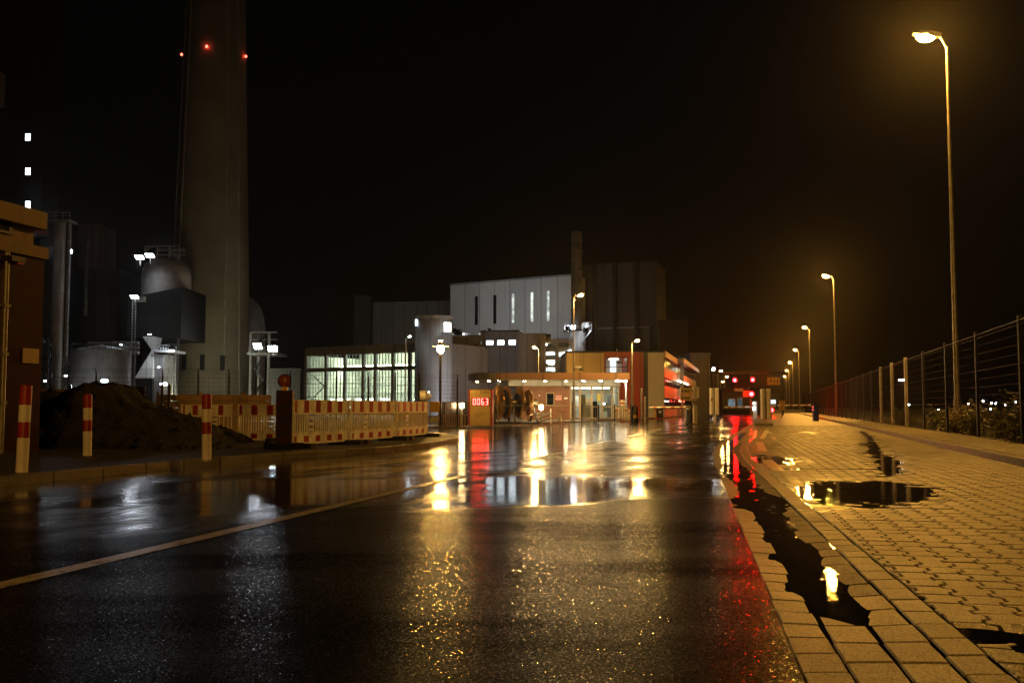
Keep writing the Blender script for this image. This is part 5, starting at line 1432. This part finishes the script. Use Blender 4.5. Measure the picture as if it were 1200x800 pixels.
# yellow panel with striped board
Y = 39; a = at(503, 482.5, Y); b = at(515, 470.3, Y)
t = thing('hazard_sign', 'yellow panel above a striped board at the right end of the barriers', 'sign', (a.x, Y, .09))
MB().bbox(a.x, b.x, Y, Y + .04, a.z, b.z, .008).build('panel', M['yellow'], t)
sb = MB().box(a.x, b.x, Y + .002, Y + .03, Z(495, Y), Z(487.5, Y)).build('striped_board', M['black'], t)
st = MB(); z0, z1 = Z(494.7, Y), Z(487.8, Y)
for k in range(6):
    x0 = a.x + .01 + k * (b.x - a.x) / 6.3; st.add([(x0, Y - .002, z0), (x0 + .035, Y - .002, z0), (x0 + .085, Y - .002, z1), (x0 + .05, Y - .002, z1)], [(0, 1, 2, 3)])
st.build('white_stripe', M['white'], sb)
for x in (a.x + .03, b.x - .03): MB().tube((x, Y + .06, .09), (x, Y + .06, b.z), .02, .02, 6).build('post', M['galv'], t)
t = thing('dark_screen_wall', 'low dark board wall between the yellow panel and the path light', 'wall', (X(516, 41), 41, .08))
fr = Fr((X(514, 41.2), 41.2), (X(549, 42), 42))
for k in range(5): MB().fbox(fr, k * fr.len / 5, (k + 1) * fr.len / 5 - .02, .08, Z(470.5, 41), -.03, .0).build('board', M['black'], t)
for lb, x0, x1, y0, Yh in (('short slatted rail behind the mushroom lamp post', 517, 547, 487, 40.6),):
    t = thing('low_rail', lb, 'railing', (X(x0, Yh), Yh, .08)); g = MB(); fr = Fr((X(x0, Yh), Yh), (X(x1, Yh), Yh)); z1 = Z(y0, Yh)
    for k in range(12): g.fbox(fr, k * fr.len / 12, k * fr.len / 12 + .03, .08, z1, -.01, .01)
    g.build('slat', M['timber'], t); MB().fbox(fr, 0, fr.len, z1, z1 + .04, -.015, .015).build('top_rail', M['timber'], t)
# dark round object with a lamp (concrete mixer drum like bin) by the tower foot
p = at(497, 463.5, 44); t = thing('drum', 'dark round drum with a lit side beyond the right end of the barriers', 'drum', (p.x, 44, .08))
MB().tube((p.x - .28, 44, p.z), (p.x + .02, 44.1, p.z), .22, .26, 18).tube((p.x + .02, 44.1, p.z), (p.x + .25, 44.2, p.z - .06), .26, .12, 18).build('shell', M['tankgrey'], t)
MB().tube((p.x, 44.1, .08), (p.x, 44.1, p.z - .15), .06, .06, 8).build('stand', M['darksteel'], t)
floodlight('small cool white lamp right of the dark drum', 501, 460.5, 45.5, .16, face=(-.1, -1, -.2), group=None, drop=.5)

# ------------------------------------------------------------------ display pillar with the four red digits
def pillar():
    Y = 41.0; fr = Fr((X(549, Y), Y), (X(577, Y), Y - .25))
    t = thing('display_pillar', 'beige information pillar with red glowing digits 0063', 'display', fr.pt(fr.len / 2, 0, .085))
    zt = fr.uz(560, 456.5)[1]; Lh = fr.len
    MB().fbox(fr, .06, Lh - .07, .085, zt, -.22, -.002).build('body', M['cream'], t)
    fc = MB().fbox(fr, .075, Lh - .085, .10, zt - .012, -.0015, .02).build('front', pbr('pillar_front', (.46, .36, .17), .35, 0, .06, 3), t)
    MB().fbox(fr, 0, .058, .085, zt + .01, -.24, .01).build('side', M['red'], t); MB().fbox(fr, Lh - .068, Lh, .085, zt + .01, -.24, .01).build('side', M['red'], t)
    MB().fbox(fr, .059, Lh - .069, zt - .002, zt + .012, -.23, .005).build('cap', M['darksteel'], t)
    # digits
    ua, zb = fr.uz(553.6, 474.2); ub, zu = fr.uz(573, 466.7)
    wd = (ub - ua) / 4; hgt = zu - zb
    MB().fbox(fr, ua - .03, ub + .03, zb - .03, zu + .03, .021, .024).build('screen', M['black'], fc)
    segs = {'0': 'abcdef', '6': 'acdefg', '3': 'abcdg'}
    for k, ch in enumerate('0063'):
        g = MB(); w = wd * .70; s = wd * .17; x0 = ua + k * wd + wd * .15; h = hgt; zm = zb + h / 2
        R_ = {'a': (x0 + s * .6, x0 + w - s * .6, zb + h - s, zb + h), 'g': (x0 + s * .6, x0 + w - s * .6, zm - s / 2, zm + s / 2), 'd': (x0 + s * .6, x0 + w - s * .6, zb, zb + s),
              'f': (x0, x0 + s, zm + s * .2, zb + h - s * .3), 'b': (x0 + w - s, x0 + w, zm + s * .2, zb + h - s * .3), 'e': (x0, x0 + s, zb + s * .3, zm - s * .2), 'c': (x0 + w - s, x0 + w, zb + s * .3, zm - s * .2)}
        for q, c in enumerate(segs[ch]): a, b, c0, c1 = R_[c]; g.fbox(fr, a, b, c0, c1, .025, .029 + .0004 * q)
        g.build('digit', M['e_digit'], fc)
    # small dark lettering
    def text(s, u0, z0, size):
        cu = bpy.data.curves.new('lettering', 'FONT'); cu.body = s; cu.size = size; cu.extrude = .002
        o = bpy.data.objects.new('lettering', cu); COL.objects.link(o)
        dg = bpy.context.evaluated_depsgraph_get(); me = bpy.data.meshes.new_from_object(o.evaluated_get(dg)); bpy.data.objects.remove(o)
        o = bpy.data.objects.new('lettering', me); COL.objects.link(o); me.materials.clear(); me.materials.append(M['darkclad'])
        o.parent = fc; p = Vector(fr.pt(u0, .026, z0)) - Vector(fc['_o'])
        o.matrix_local = Matrix.Translation(p) @ Matrix(((fr.u.x, 0, fr.n.x, 0), (fr.u.y, 0, fr.n.y, 0), (0, 1, 0, 0), (0, 0, 0, 1))); o['_o'] = (0, 0, 0)
    u, z = fr.uz(563.5, 455.6); text('EnBW', fr.uz(563, 455)[0], fr.uz(563, 462.5)[1] + .06, .15)
    tl = MB()
    for y0, x1 in ((484.4, 568), (486.6, 566), (488.8, 562)):
        u0, z = fr.uz(556, y0); u1, _ = fr.uz(x1, y0)
        k = u0
        while k < u1: w = random.uniform(.03, .09); tl.fbox(fr, k, min(u1, k + w), z - .008, z + .012, .0205, .023); k += w + .02
    tl.build('text_line', M['darkclad'], fc)
    tl = MB(); u0, z = fr.uz(557, 463.4); u1, _ = fr.uz(570, 463.4); tl.fbox(fr, u0, u1, z - .006, z + .01, .0205, .023); tl.build('text_line', pbr('faint_print', (.3, .2, .1), .5), fc)
pillar()

# ------------------------------------------------------------------ turbine rotor on show
def rotor():
    Y = 46; c = at(592, 471.5, Y); cz = c.z
    ax = Vector((.93, .36, 0)).normalized(); side = Vector((-ax.y, ax.x, 0)); up = Vector((0, 0, 1))
    O = Vector((X(585, Y), Y, cz))
    t = thing('turbine_rotor', 'large bladed turbine rotor exhibited on a cradle before the gatehouse', 'exhibit', (O.x, O.y, ZF))
    def disc(u, r, w, name, mat, n=40):
        MB().tube(O + ax * (u - w / 2), O + ax * (u + w / 2), r, r, n).build(name, mat, t)
    def blades(u, r0, r1, n, wid):
        g = MB()
        for k in range(n):
            a = 2 * math.pi * k / n; rd = side * math.cos(a) + up * math.sin(a); tg = -side * math.sin(a) + up * math.cos(a)
            hw0 = tg * (r0 * math.pi / n * .5); hw1 = tg * (r1 * math.pi / n * .32); tw = ax * wid
            p = O + ax * u
            vs = [p + rd * r0 - hw0 - tw * .5, p + rd * r0 + hw0 - tw * .3, p + rd * r0 + hw0 + tw * .5, p + rd * r0 - hw0 + tw * .3,
                  p + rd * r1 - hw1 - tw * .35, p + rd * r1 + hw1 - tw * .35, p + rd * r1 + hw1 + tw * .35, p + rd * r1 - hw1 + tw * .35]
            g.add(vs, [(0, 3, 2, 1), (4, 5, 6, 7), (0, 1, 5, 4), (1, 2, 6, 5), (2, 3, 7, 6), (3, 0, 4, 7)])
        g.build('blade_ring', M['copper'], t)
    MB().tube(O - ax * .55, O + ax * 1.9, .16, .16, 20).build('shaft', M['galv'], t)
    disc(-.12, .36, .16, 'hub', M['copper']); blades(-.05, .36, .80, 56, .14)
    disc(.30, .58, .10, 'rim', M['darksteel']); blades(.34, .5, .76, 50, .10)
    disc(.95, .42, .14, 'hub', M['darksteel']); blades(1.0, .42, .72, 48, .12); disc(1.45, .40, .2, 'hub', M['copper']); blades(1.45, .40, .62, 40, .1)
    for u in (-.35, .62, 1.72):
        q = O + ax * u; g = MB()
        for s in (-1, 1): g.tube(q + side * (s * .45) - up * (cz - ZF), q + side * (s * .1) - up * .12, .05, .045, 8)
        g.tube(q + side * .5 - up * (cz - ZF - .08), q - side * .5 - up * (cz - ZF - .08), .05, .05, 8)
        g.build('cradle', M['darksteel'], t)
    for s in (-1, 1): MB().tube(O - ax * .6 + side * .45 * s - up * (cz - ZF - .06), O + ax * 1.95 + side * .45 * s - up * (cz - ZF - .06), .06, .06, 8).build('skid', M['darksteel'], t)
rotor()
t = thing('exhibit_rail', 'thin metal rail around the turbine rotor', 'railing', (X(590, 44), 44, ZF)); g = MB()
for px in (583, 602, 612): g.tube((X(px, 44.4), 44.4, ZF), (X(px, 44.4), 44.4, Z(475, 44.4)), .018, .018, 6)
g.build('post', M['galv'], t)
MB().tube((X(578, 44.4), 44.4, Z(475, 44.4)), (X(612, 44.4), 44.4, Z(475, 44.4)), .02, .02, 6).build('top_rail', M['galv'], t)
# bent pipe rail and cone
t = thing('pipe_rail', 'bent steel pipe barrier right of the glowing path light', 'railing', (X(640, 46.5), 46.5, ZF)); Y = 46.5
for (x0, y0, x1, y1) in ((627, 490, 646, 483.5), (634, 492, 646, 490), (622, 486, 638, 484)):
    MB().tube((X(x0, Y), Y, max(ZF + .03, Z(y0, Y))), (X(x1, Y), Y + .2, max(ZF + .03, Z(y1, Y))), .035, .035, 8).build('pipe', M['galv'], t)
MB().tube((X(645.8, Y), Y + .2, ZF), (X(645.8, Y), Y + .2, Z(478.5, Y)), .03, .03, 8).build('post', M['white'], t)
p = at(656.3, 486, 52); t = thing('traffic_cone', 'small pale traffic cone in front of the gatehouse wall', 'cone', (p.x, 52, ZF))
MB().lathe([(.12, .03), (.03, .44), (.0, .45)], (p.x, 52, ZF), 16).build('cone', M['white'], t); MB().bbox(p.x - .16, p.x + .16, 51.84, 52.16, ZF, ZF + .03, .008).build('base', M['red'], t)
# tall railing before the entrance
Y = 54.0; t = thing('entrance_railing', 'dark metal railing with upright bars in front of the gatehouse entrance', 'railing', (X(682, Y), Y, ZF))
fr = Fr((X(681.5, Y - 2), Y - 2), (X(739, Y + 1), Y + 1)); zr = Z(476, Y); g = MB(); n = 26
for k in range(n + 1):
    u = fr.len * k / n; g.tube(fr.pt(u, 0, ZF + .1), fr.pt(u, 0, zr), .014, .014, 5)
g.build('bars', M['galv'], t)
for z in (ZF + .12, zr): MB().tube(fr.pt(0, 0, z), fr.pt(fr.len, 0, z), .022, .022, 6).build('rail', M['galv'], t)
for u in (0, fr.len * .33, fr.len * .66, fr.len): MB().tube(fr.pt(u, 0, ZF), fr.pt(u, 0, zr + .1), .035, .035, 8).build('post', M['darksteel'], t)
for lb, px, py0, w in (('pale bollard behind the railing, leftmost of four', 722.5, 477, .12), ('pale bollard behind the railing, second of four', 729.5, 468.5, .14), ('pale bollard behind the railing, third of four', 733.5, 477, .14), ('pale bollard behind the railing, nearest the lamp post', 738, 480, .13)):
    p = at(px, py0, 58); t = thing('pale_bollard', lb, 'bollard', (p.x, 58, ZF), 0, 'pale bollards by the entrance')
    MB().lathe([(w * .9, 0), (w * .9, p.z - ZF - .05), (w * .7, p.z - ZF), (0, p.z - ZF + .01)], (p.x, 58, ZF), 14).build('post', M['palewall'], t)
    MB().lathe([(w * .92, p.z - ZF - .22), (w * .93, p.z - ZF - .14)], (p.x, 58, ZF), 14, caps=False).build('band', M['red'], t)

# ------------------------------------------------------------------ gate furniture
def guide_post(label, px, pyt, Y, zb, w, disc=True):
    x = X(px, Y); z = Z(pyt, Y)
    t = thing('guide_post', label, 'guide post', (x, Y, zb), 0, 'black guide posts at the gate')
    MB().lathe([(w, .05), (w * 1.02, .1), (w * 1.02, z - zb - .06), (w * .8, z - zb), (0, z - zb + .02)], (x, Y, zb), 20).build('body', M['black'], t)
    MB().bbox(x - w * 1.7, x + w * 1.7, Y - w * 1.7, Y + w * 1.7, zb, zb + .05, .015).build('base', M['black'], t)
    if disc:
        zd = zb + (z - zb) * .42
        d = MB().tube((x, Y - w - .02, zd), (x, Y - w - .035, zd), .085, .085, 18).build('disc', M['yellow'], t)
        MB().box(x - .015, x + .015, Y - w - .039, Y - w - .036, zd - .05, zd + .05).build('arrow', M['black'], d)
guide_post('black guide post with a round yellow disc beside the pale lamp post', 743.5, 475.5, 50, 0, .17)
guide_post('plain black guide post under the ticket sign', 807.8, 478.5, 50, 0, .14, False)
for lb, px, pyt, Y in (('slim grey post just right of the black guide post with disc', 752, 456, 57), ('short slim post right of the grey post by the red wall', 756, 466, 58)):
    t = MB().tube((X(px, Y), Y, ZF - .08), (X(px, Y), Y, Z(pyt, Y)), .06, .055, 10).sphere((X(px, Y), Y, Z(pyt, Y)), .055, n=10, k=4, lo=0).build('steel_post', M['galv']); tag(t, lb, 'post')
x, Y = X(773, 72), 72
t = thing('litter_bin', 'small black litter bin with a round pale mark at the pale wall', 'bin', (x, Y, ZF)); MB().bbox(x - .24, x + .24, Y - .2, Y + .2, ZF, ZF + .72, .08).build('body', M['black'], t); MB().tube((x, Y - .2, ZF + .45), (x, Y - .215, ZF + .45), .11, .11, 16).build('mark', M['palewall'], t)
x = X(769, 72.3); t = thing('yellow_box', 'small yellow box beside the black litter bin', 'box', (x, 72.3, ZF)); MB().bbox(x - .13, x + .13, 72.1, 72.4, ZF, ZF + .55, .03).build('body', M['yellow'], t); MB().bbox(x - .15, x + .15, 72.08, 72.42, ZF + .55, ZF + .6, .015).build('lid', M['black'], t)
def boom(label, x0, x1, py, Y, hx, hw, hyt, mat, hlab_light=None, zb=0.0, Y1=None):
    Y1 = Y if Y1 is None else Y1
    t = thing('barrier_gate', label, 'barrier gate', (X(hx, Y1), Y1, zb), 0, 'boom barriers at the gate')
    b = MB().tube((X(x0, Y), Y, Z(py, Y)), (X(x1, Y1), Y1, Z(py - .4, Y1)), .05, .06, 10); b.m = 1; a = Vector((X(x0, Y), Y, Z(py, Y))); c = Vector((X(x1, Y1), Y1, Z(py - .4, Y1)))
    for k in range(4): q0 = a + (c - a) * (.1 + k * .24); q1 = a + (c - a) * (.2 + k * .24); b.tube(q0, q1, .0615, .0625, 10)
    b.build('boom', [M['white'], pbr('boom_band_paint', (.42, .18, .08), .4)], t)
    xx = X(hx, Y1); hb = MB().bbox(xx - hw, xx + hw, Y1 - .2, Y1 + .2, zb, Z(hyt, Y1), .04).build('housing', mat, t)
    MB().bbox(xx - hw - .02, xx + hw + .02, Y1 - .22, Y1 + .22, Z(hyt, Y1), Z(hyt, Y1) + .05, .015).build('hood', M['darksteel'], hb)
    return t
boom('barrier gate across the side entrance, reaching to the pale wall', 761, 804, 477.5, 57, 806, .16, 475, M['galv'])
tg = boom('barrier gate across the main road below the red signals', 849, 884, 477, 68, 884.5, .12, 470, M['white'])
p = at(883.5, 479, 67.6); MB().bbox(p.x - .06, p.x + .06, 67.5, 67.75, p.z - .1, p.z + .15, .02).build('status_lamp', M['e_cold'], tg)
p = at(883.5, 472.5, 67.6); MB().bbox(p.x - .05, p.x + .05, 67.5, 67.75, p.z - .05, p.z + .08, .02).build('status_lamp', M['e_cold'], tg)
tg = boom('barrier gate across the paved right lane with a dark blue housing by the fence', 911, 950, 475, 62, 955.5, .15, 473.5, M['bluebox'])
for py in (476.5, 480): p = at(952.6, py, 61.7); MB().tube((p.x, 61.76, p.z), (p.x, 61.7, p.z), .05, .05, 12).build('red_lamp', emit('dim_red', (1, .12, .08), 1.2), tg)
# ticket sign on a bent column
Y = 53; t = thing('ticket_sign', 'double sign board on a bent column beside the black guide post', 'sign', (X(814, Y), Y, 0)); cx = X(814.5, Y)
MB().bbox(cx - .1, cx + .1, Y - .1, Y + .1, 0, Z(474, Y), .02).build('column', M['palewall'], t)
MB().tube((cx - .1, Y, Z(474, Y)), (X(812, Y), Y, Z(468, Y)), .07, .06, 8).tube((X(818, Y), Y, Z(466, Y)), (X(813.5, Y), Y, Z(473, Y)), .06, .06, 8).build('bracket', M['galv'], t)
for y0, y1 in ((462.3, 454), (469.5, 463)):
    pn = MB().bbox(X(797.3, Y), X(810.5, Y), Y - .08, Y + .1, Z(y0, Y), Z(y1, Y), .02).build('sign_board', M['cream'], t)
    g = MB(); zc = (Z(y0, Y) + Z(y1, Y)) / 2; xx = X(798.7, Y)
    for w in (.08, .04, .1, .07): g.box(xx, xx + w, Y - .084, Y - .081, zc - .05, zc + .05); xx += w + .04
    g.build('text_mark', M['black'], pn)
MB().bbox(X(812, Y), X(819, Y), Y - .12, Y + .12, Z(467, Y), Z(453.5, Y), .03).build('reader', M['palewall'], t)
# twin light columns on both sides of the lane
def column_pair(label, pxs, pyt, pyb, pstem, Y, zb, stem=True):
    t = thing('terminal_column', label, 'terminal column', (X(pxs[0], Y), Y, zb), 0, 'pale terminal columns at the gate')
    for px in pxs:
        MB().bbox(X(px, Y) - .125, X(px, Y) + .125, Y - .15, Y + .15, Z(pyb, Y) if stem else zb + .02, Z(pyt, Y), .05).build('casing', M['palewall'], t)
    x0, x1 = X(pxs[0], Y), X(pxs[1], Y)
    MB().box(x0 + .126, x1 - .126, Y - .05, Y + .12, (Z(pyb, Y) if stem else zb) + .02, Z(pyt, Y) - .02).build('spine', M['darksteel'], t)
    if stem:
        MB().bbox((x0 + x1) / 2 - .09, (x0 + x1) / 2 + .09, Y - .08, Y + .08, zb, Z(pyb, Y) + .02, .02).build('stem', M['palewall'], t)
        MB().bbox(x0 - .07, x0 + .0, Y - .165, Y - .151, Z(470, Y), Z(466, Y), .004).build('slot', M['black'], t)
column_pair('pale twin terminal column left of the main barrier gate', (834.3, 839.8), 454.5, 486, 492, 60, 0)
column_pair('pale twin terminal column on the traffic island', (894.2, 900.2), 455.3, 490, 490, 58, .13, False)
p = at(901.5, 470.5, 75); t = thing('signal_box', 'white lit sign box right of the island columns', 'sign', (p.x + .4, 75, 0))
MB().bbox(p.x - .1, p.x + .5, 75, 75.2, p.z - .15, p.z + .15, .03).build('panel', emit('box_sign', (.9, .95, 1), 1.2), t)
MB().bbox(p.x - .1, p.x + .5, 75, 75.2, p.z - .42, p.z - .2, .03).build('lower_panel', M['white'], t); MB().tube((p.x + .2, 75.3, 0), (p.x + .2, 75.3, p.z), .05, .05, 8).build('post', M['galv'], t)
# sign panel beside the right lane
Y = 80; a, b = at(913, 480.5, Y), at(919.8, 469, Y)
t = thing('lane_sign', 'dull yellow upright sign panel above the left end of the right barrier', 'sign', (a.x, Y, 0)); MB().bbox(a.x, b.x, Y, Y + .06, a.z, b.z, .01).build('panel', M['yellow'], t); MB().tube(((a.x + b.x) / 2, Y + .1, 0), ((a.x + b.x) / 2, Y + .1, b.z), .04, .04, 8).build('post', M['galv'], t)

# gantry with signals across the road
Y = 108; t = thing('signal_gantry', 'dark gantry across the road carrying two red signals and a dim sign', 'gantry', (X(838, Y), Y, 0))
for px in (834, 917): MB().bbox(X(px, Y) - .09, X(px, Y) + .09, Y - .09, Y + .09, 0, Z(434, Y), .02).build('column', M['black'], t)
MB().bbox(X(834, Y) - .15, X(917, Y) + .15, Y - .12, Y + .12, Z(438, Y), Z(435, Y), .03).build('crossbeam', M['black'], t)
pn = MB().bbox(X(899, Y), X(913.5, Y), Y - .3, Y - .2, Z(451, Y), Z(442, Y), .02).build('sign_panel', pbr('dim_sign', (.30, .22, .06), .5), t)
g = MB()
for px in (902, 906.5, 910): g.box(X(px, Y), X(px + 1.5, Y), Y - .306, Y - .302, Z(448, Y), Z(445, Y))
g.build('text_mark', M['darkclad'], pn)
for x in (X(902, Y), X(911, Y)): MB().box(x - .04, x + .04, Y - .2, Y - .12, Z(442, Y), Z(438, Y)).build('hanger', M['darksteel'], t)
def signal(label, px, py, Y, hang=None, post=False, plate=False):
    p = at(px, py, Y); t = thing('red_signal', label, 'traffic light', tuple(p) if not post else (p.x, Y, 0), 0, 'red signals at the gate')
    MB().bbox(p.x - .2, p.x + .2, Y, Y + .25, p.z - .22, p.z + .62, .05).build('housing', M['black'], t)
    vs = MB().tube((p.x, Y, p.z + .4), (p.x, Y - .04, p.z + .4), .13, .13, 14).build('dark_lens', pbr('unlit_lens', (.05, .03, .01), .2), t)
    MB().tube((p.x, Y, p.z), (p.x, Y - .06, p.z), .19, .17, 16).build('lens', M['e_red'], t)
    hd = MB(); n = 9
    for k in range(n):
        a0, a1 = math.pi * k / n, math.pi * (k + 1) / n
        c = [(p.x + .17 * math.cos(a), y, p.z + .17 * math.sin(a)) for a in (a0, a1) for y in (Y, Y - .22)]
        hd.add(c, [(0, 1, 3, 2)])
    hd.build('visor', M['black'], t)
    if hang: MB().box(p.x - .05, p.x + .05, Y + .05, Y + .2, p.z + .62, hang).build('hanger', M['darksteel'], t)
    if post: MB().tube((p.x, Y + .3, 0), (p.x, Y + .3, p.z + .5), .06, .06, 8).build('post', M['galv'], t)
    if plate: MB().bbox(p.x - .75, p.x - .25, Y + .02, Y + .08, p.z - .28, p.z + .3, .02).build('number_plate', M['cream'], t)
signal('left of the two high red signals hanging under the gantry', 861, 445.3, Y - .5, Z(438.5, Y))
signal('right of the two high red signals hanging under the gantry', 882, 444.8, Y - .5, Z(438.5, Y))
signal('lower red signal on a post with a pale plate, left of the island', 880.5, 461.5, 88, None, True, True)
signal('low red light on a post just right of the island columns', 904, 480.3, 92, None, True)
# control cabin with bluish windows
Y = 118; a, b = at(850, 466, Y), at(884, 490, Y)
t = thing('control_cabin', 'dim control cabin with bluish lit windows far behind the barrier', 'cabin', (a.x, Y, 0)); fr = Fr((X(846, Y), Y), (X(889, Y), Y))
MB().fbox(fr, 0, fr.len, 0, Z(457, Y), -4, 0).build('wall', M['darkclad'], t); MB().fbox(fr, -.3, fr.len + .3, Z(457, Y), Z(455, Y), -4, .6).build('roof', M['darksteel'], t)
for x0, x1, y0, y1, mt in ((853.5, 861, 476.5, 467.5, emit('cabin_glow', (.35, .5, .55), .35, .5)), (864.5, 869.5, 476.5, 466.5, emit('cabin_dim', (.3, .42, .45), .16, .4)), (860.5, 870.5, 458.7, 455.3, None)):
    if mt is None: continue
    u0, z0 = fr.uz(x0, y0); u1, z1 = fr.uz(x1, y1)
    w = MB().fbox(fr, u0 - .08, u1 + .08, z0 - .08, z1 + .08, .002, .05).build('window', M['steel'], t); MB().fbox(fr, u0, u1, z0, z1, .05, .07).build('pane', mt, w)
u0, z0 = fr.uz(861, 458.5, .7); u1, z1 = fr.uz(871, 455, .7)
MB().fbox(fr, u0, u1, z0, z1, .62, .7).build('sign_board', pbr('cabin_sign', (.5, .5, .5), .4), t)
# low wall of the far site so the road does not end in the void
for lb, x0, x1, yt, Yf in (('long low dark warehouse far beyond the gantry', 842, 940, 462, 420), ('dark tall shed far left beyond the gate building wing', 800, 850, 440, 330)):
    box_thing('warehouse', lb, 'building', x0, x1, yt, Yf, 30, M['darkclad'], part='wall')

# ------------------------------------------------------------------ rain caught in the light of the nearest lamp
def rain():
    rnd = random.Random(11); g = MB(); head = Vector((fencex(31) - .2, 31, 11.8))
    for _ in range(2600):
        y = rnd.uniform(16, 34); x = head.x + rnd.uniform(-9, 5); z = rnd.uniform(5.5, 14.5)
        l = rnd.uniform(.07, .2); r = .0035
        d = Vector((-.22, .05, -1)).normalized() * l; a = Vector((r, 0, 0)); b = Vector((0, r, 0)); c = Vector((x, y, z))
        g.add([c, c + d * .5 + a, c + d * .5 - a, c + d * .5 + b, c + d], [(0, 1, 3), (0, 3, 2), (0, 2, 1), (4, 3, 1), (4, 2, 3), (4, 1, 2)])
    m, nt, out = newmat('raindrop'); p = N(nt, 'ShaderNodeBsdfPrincipled'); p.inputs['Base Color'].default_value = (.8, .85, .9, 1); p.inputs['Roughness'].default_value = .15
    L(nt, p.outputs[0], out.inputs[0])
    o = g.build('rain', m); o['kind'] = 'stuff'; return o
#rain()

# ------------------------------------------------------------------ night sky, faint moonlight, camera
w = bpy.data.worlds.new('World'); sc.world = w; w.use_nodes = True; nt = w.node_tree; nt.nodes.clear()
sky = nt.nodes.new('ShaderNodeTexSky'); sky.sky_type = 'NISHITA'; sky.sun_disc = False; sky.sun_elevation = R(3); sky.sun_rotation = R(200); sky.dust_density = 4
bg = nt.nodes.new('ShaderNodeBackground'); bg.inputs['Strength'].default_value = .0012
wo = nt.nodes.new('ShaderNodeOutputWorld'); mul = nt.nodes.new('ShaderNodeVectorMath'); mul.operation = 'MULTIPLY'; nt.links.new(sky.outputs[0], mul.inputs[0]); mul.inputs[1].default_value = (1.25, .85, .62); nt.links.new(mul.outputs[0], bg.inputs[0]); nt.links.new(bg.outputs[0], wo.inputs[0])
sl = bpy.data.lights.new('moonlight', 'SUN'); sl.energy = .002; sl.angle = R(.5); sl.color = (1, .93, .85)
so = bpy.data.objects.new('moonlight', sl); COL.objects.link(so); so.rotation_euler = (R(87), 0, R(-20))

cam = bpy.data.cameras.new('camera'); co = bpy.data.objects.new('camera', cam); COL.objects.link(co)
cam.sensor_width = 36; cam.lens = 36 * FPX / 1200; cam.clip_end = 6000; cam.clip_start = .05
co.location = (0, 0, HEYE); co.rotation_euler = (R(90) + PITCH, 0, 0); sc.camera = co

sc.view_settings.view_transform = 'Standard'; sc.view_settings.look = 'None'; sc.view_settings.exposure = 0; sc.view_settings.gamma = 1
cy = sc.cycles; cy.use_denoising = True; cy.max_bounces = 6; cy.diffuse_bounces = 3; cy.glossy_bounces = 4; cy.transparent_max_bounces = 12
cy.sample_clamp_indirect = 4; cy.use_light_tree = True; cy.caustics_reflective = False; cy.caustics_refractive = False
for o in bpy.data.objects:
    if '_o' in o: del o['_o']
def haze():
    m, nt, out = newmat('halo_haze'); v = N(nt, 'ShaderNodeVolumePrincipled')
    v.inputs['Color'].default_value = (.9, .88, .85, 1); v.inputs['Density'].default_value = .00012; v.inputs['Anisotropy'].default_value = .90
    L(nt, v.outputs[0], out.inputs['Volume'])
    o = MB().box(-420, 420, -80, 520, -1.2, 160).build('haze', m); o['kind'] = 'stuff'  # thin haze volume added to give the lamps soft halos
    if '_o' in o: del o['_o']
haze()
cy.volume_bounces = 0
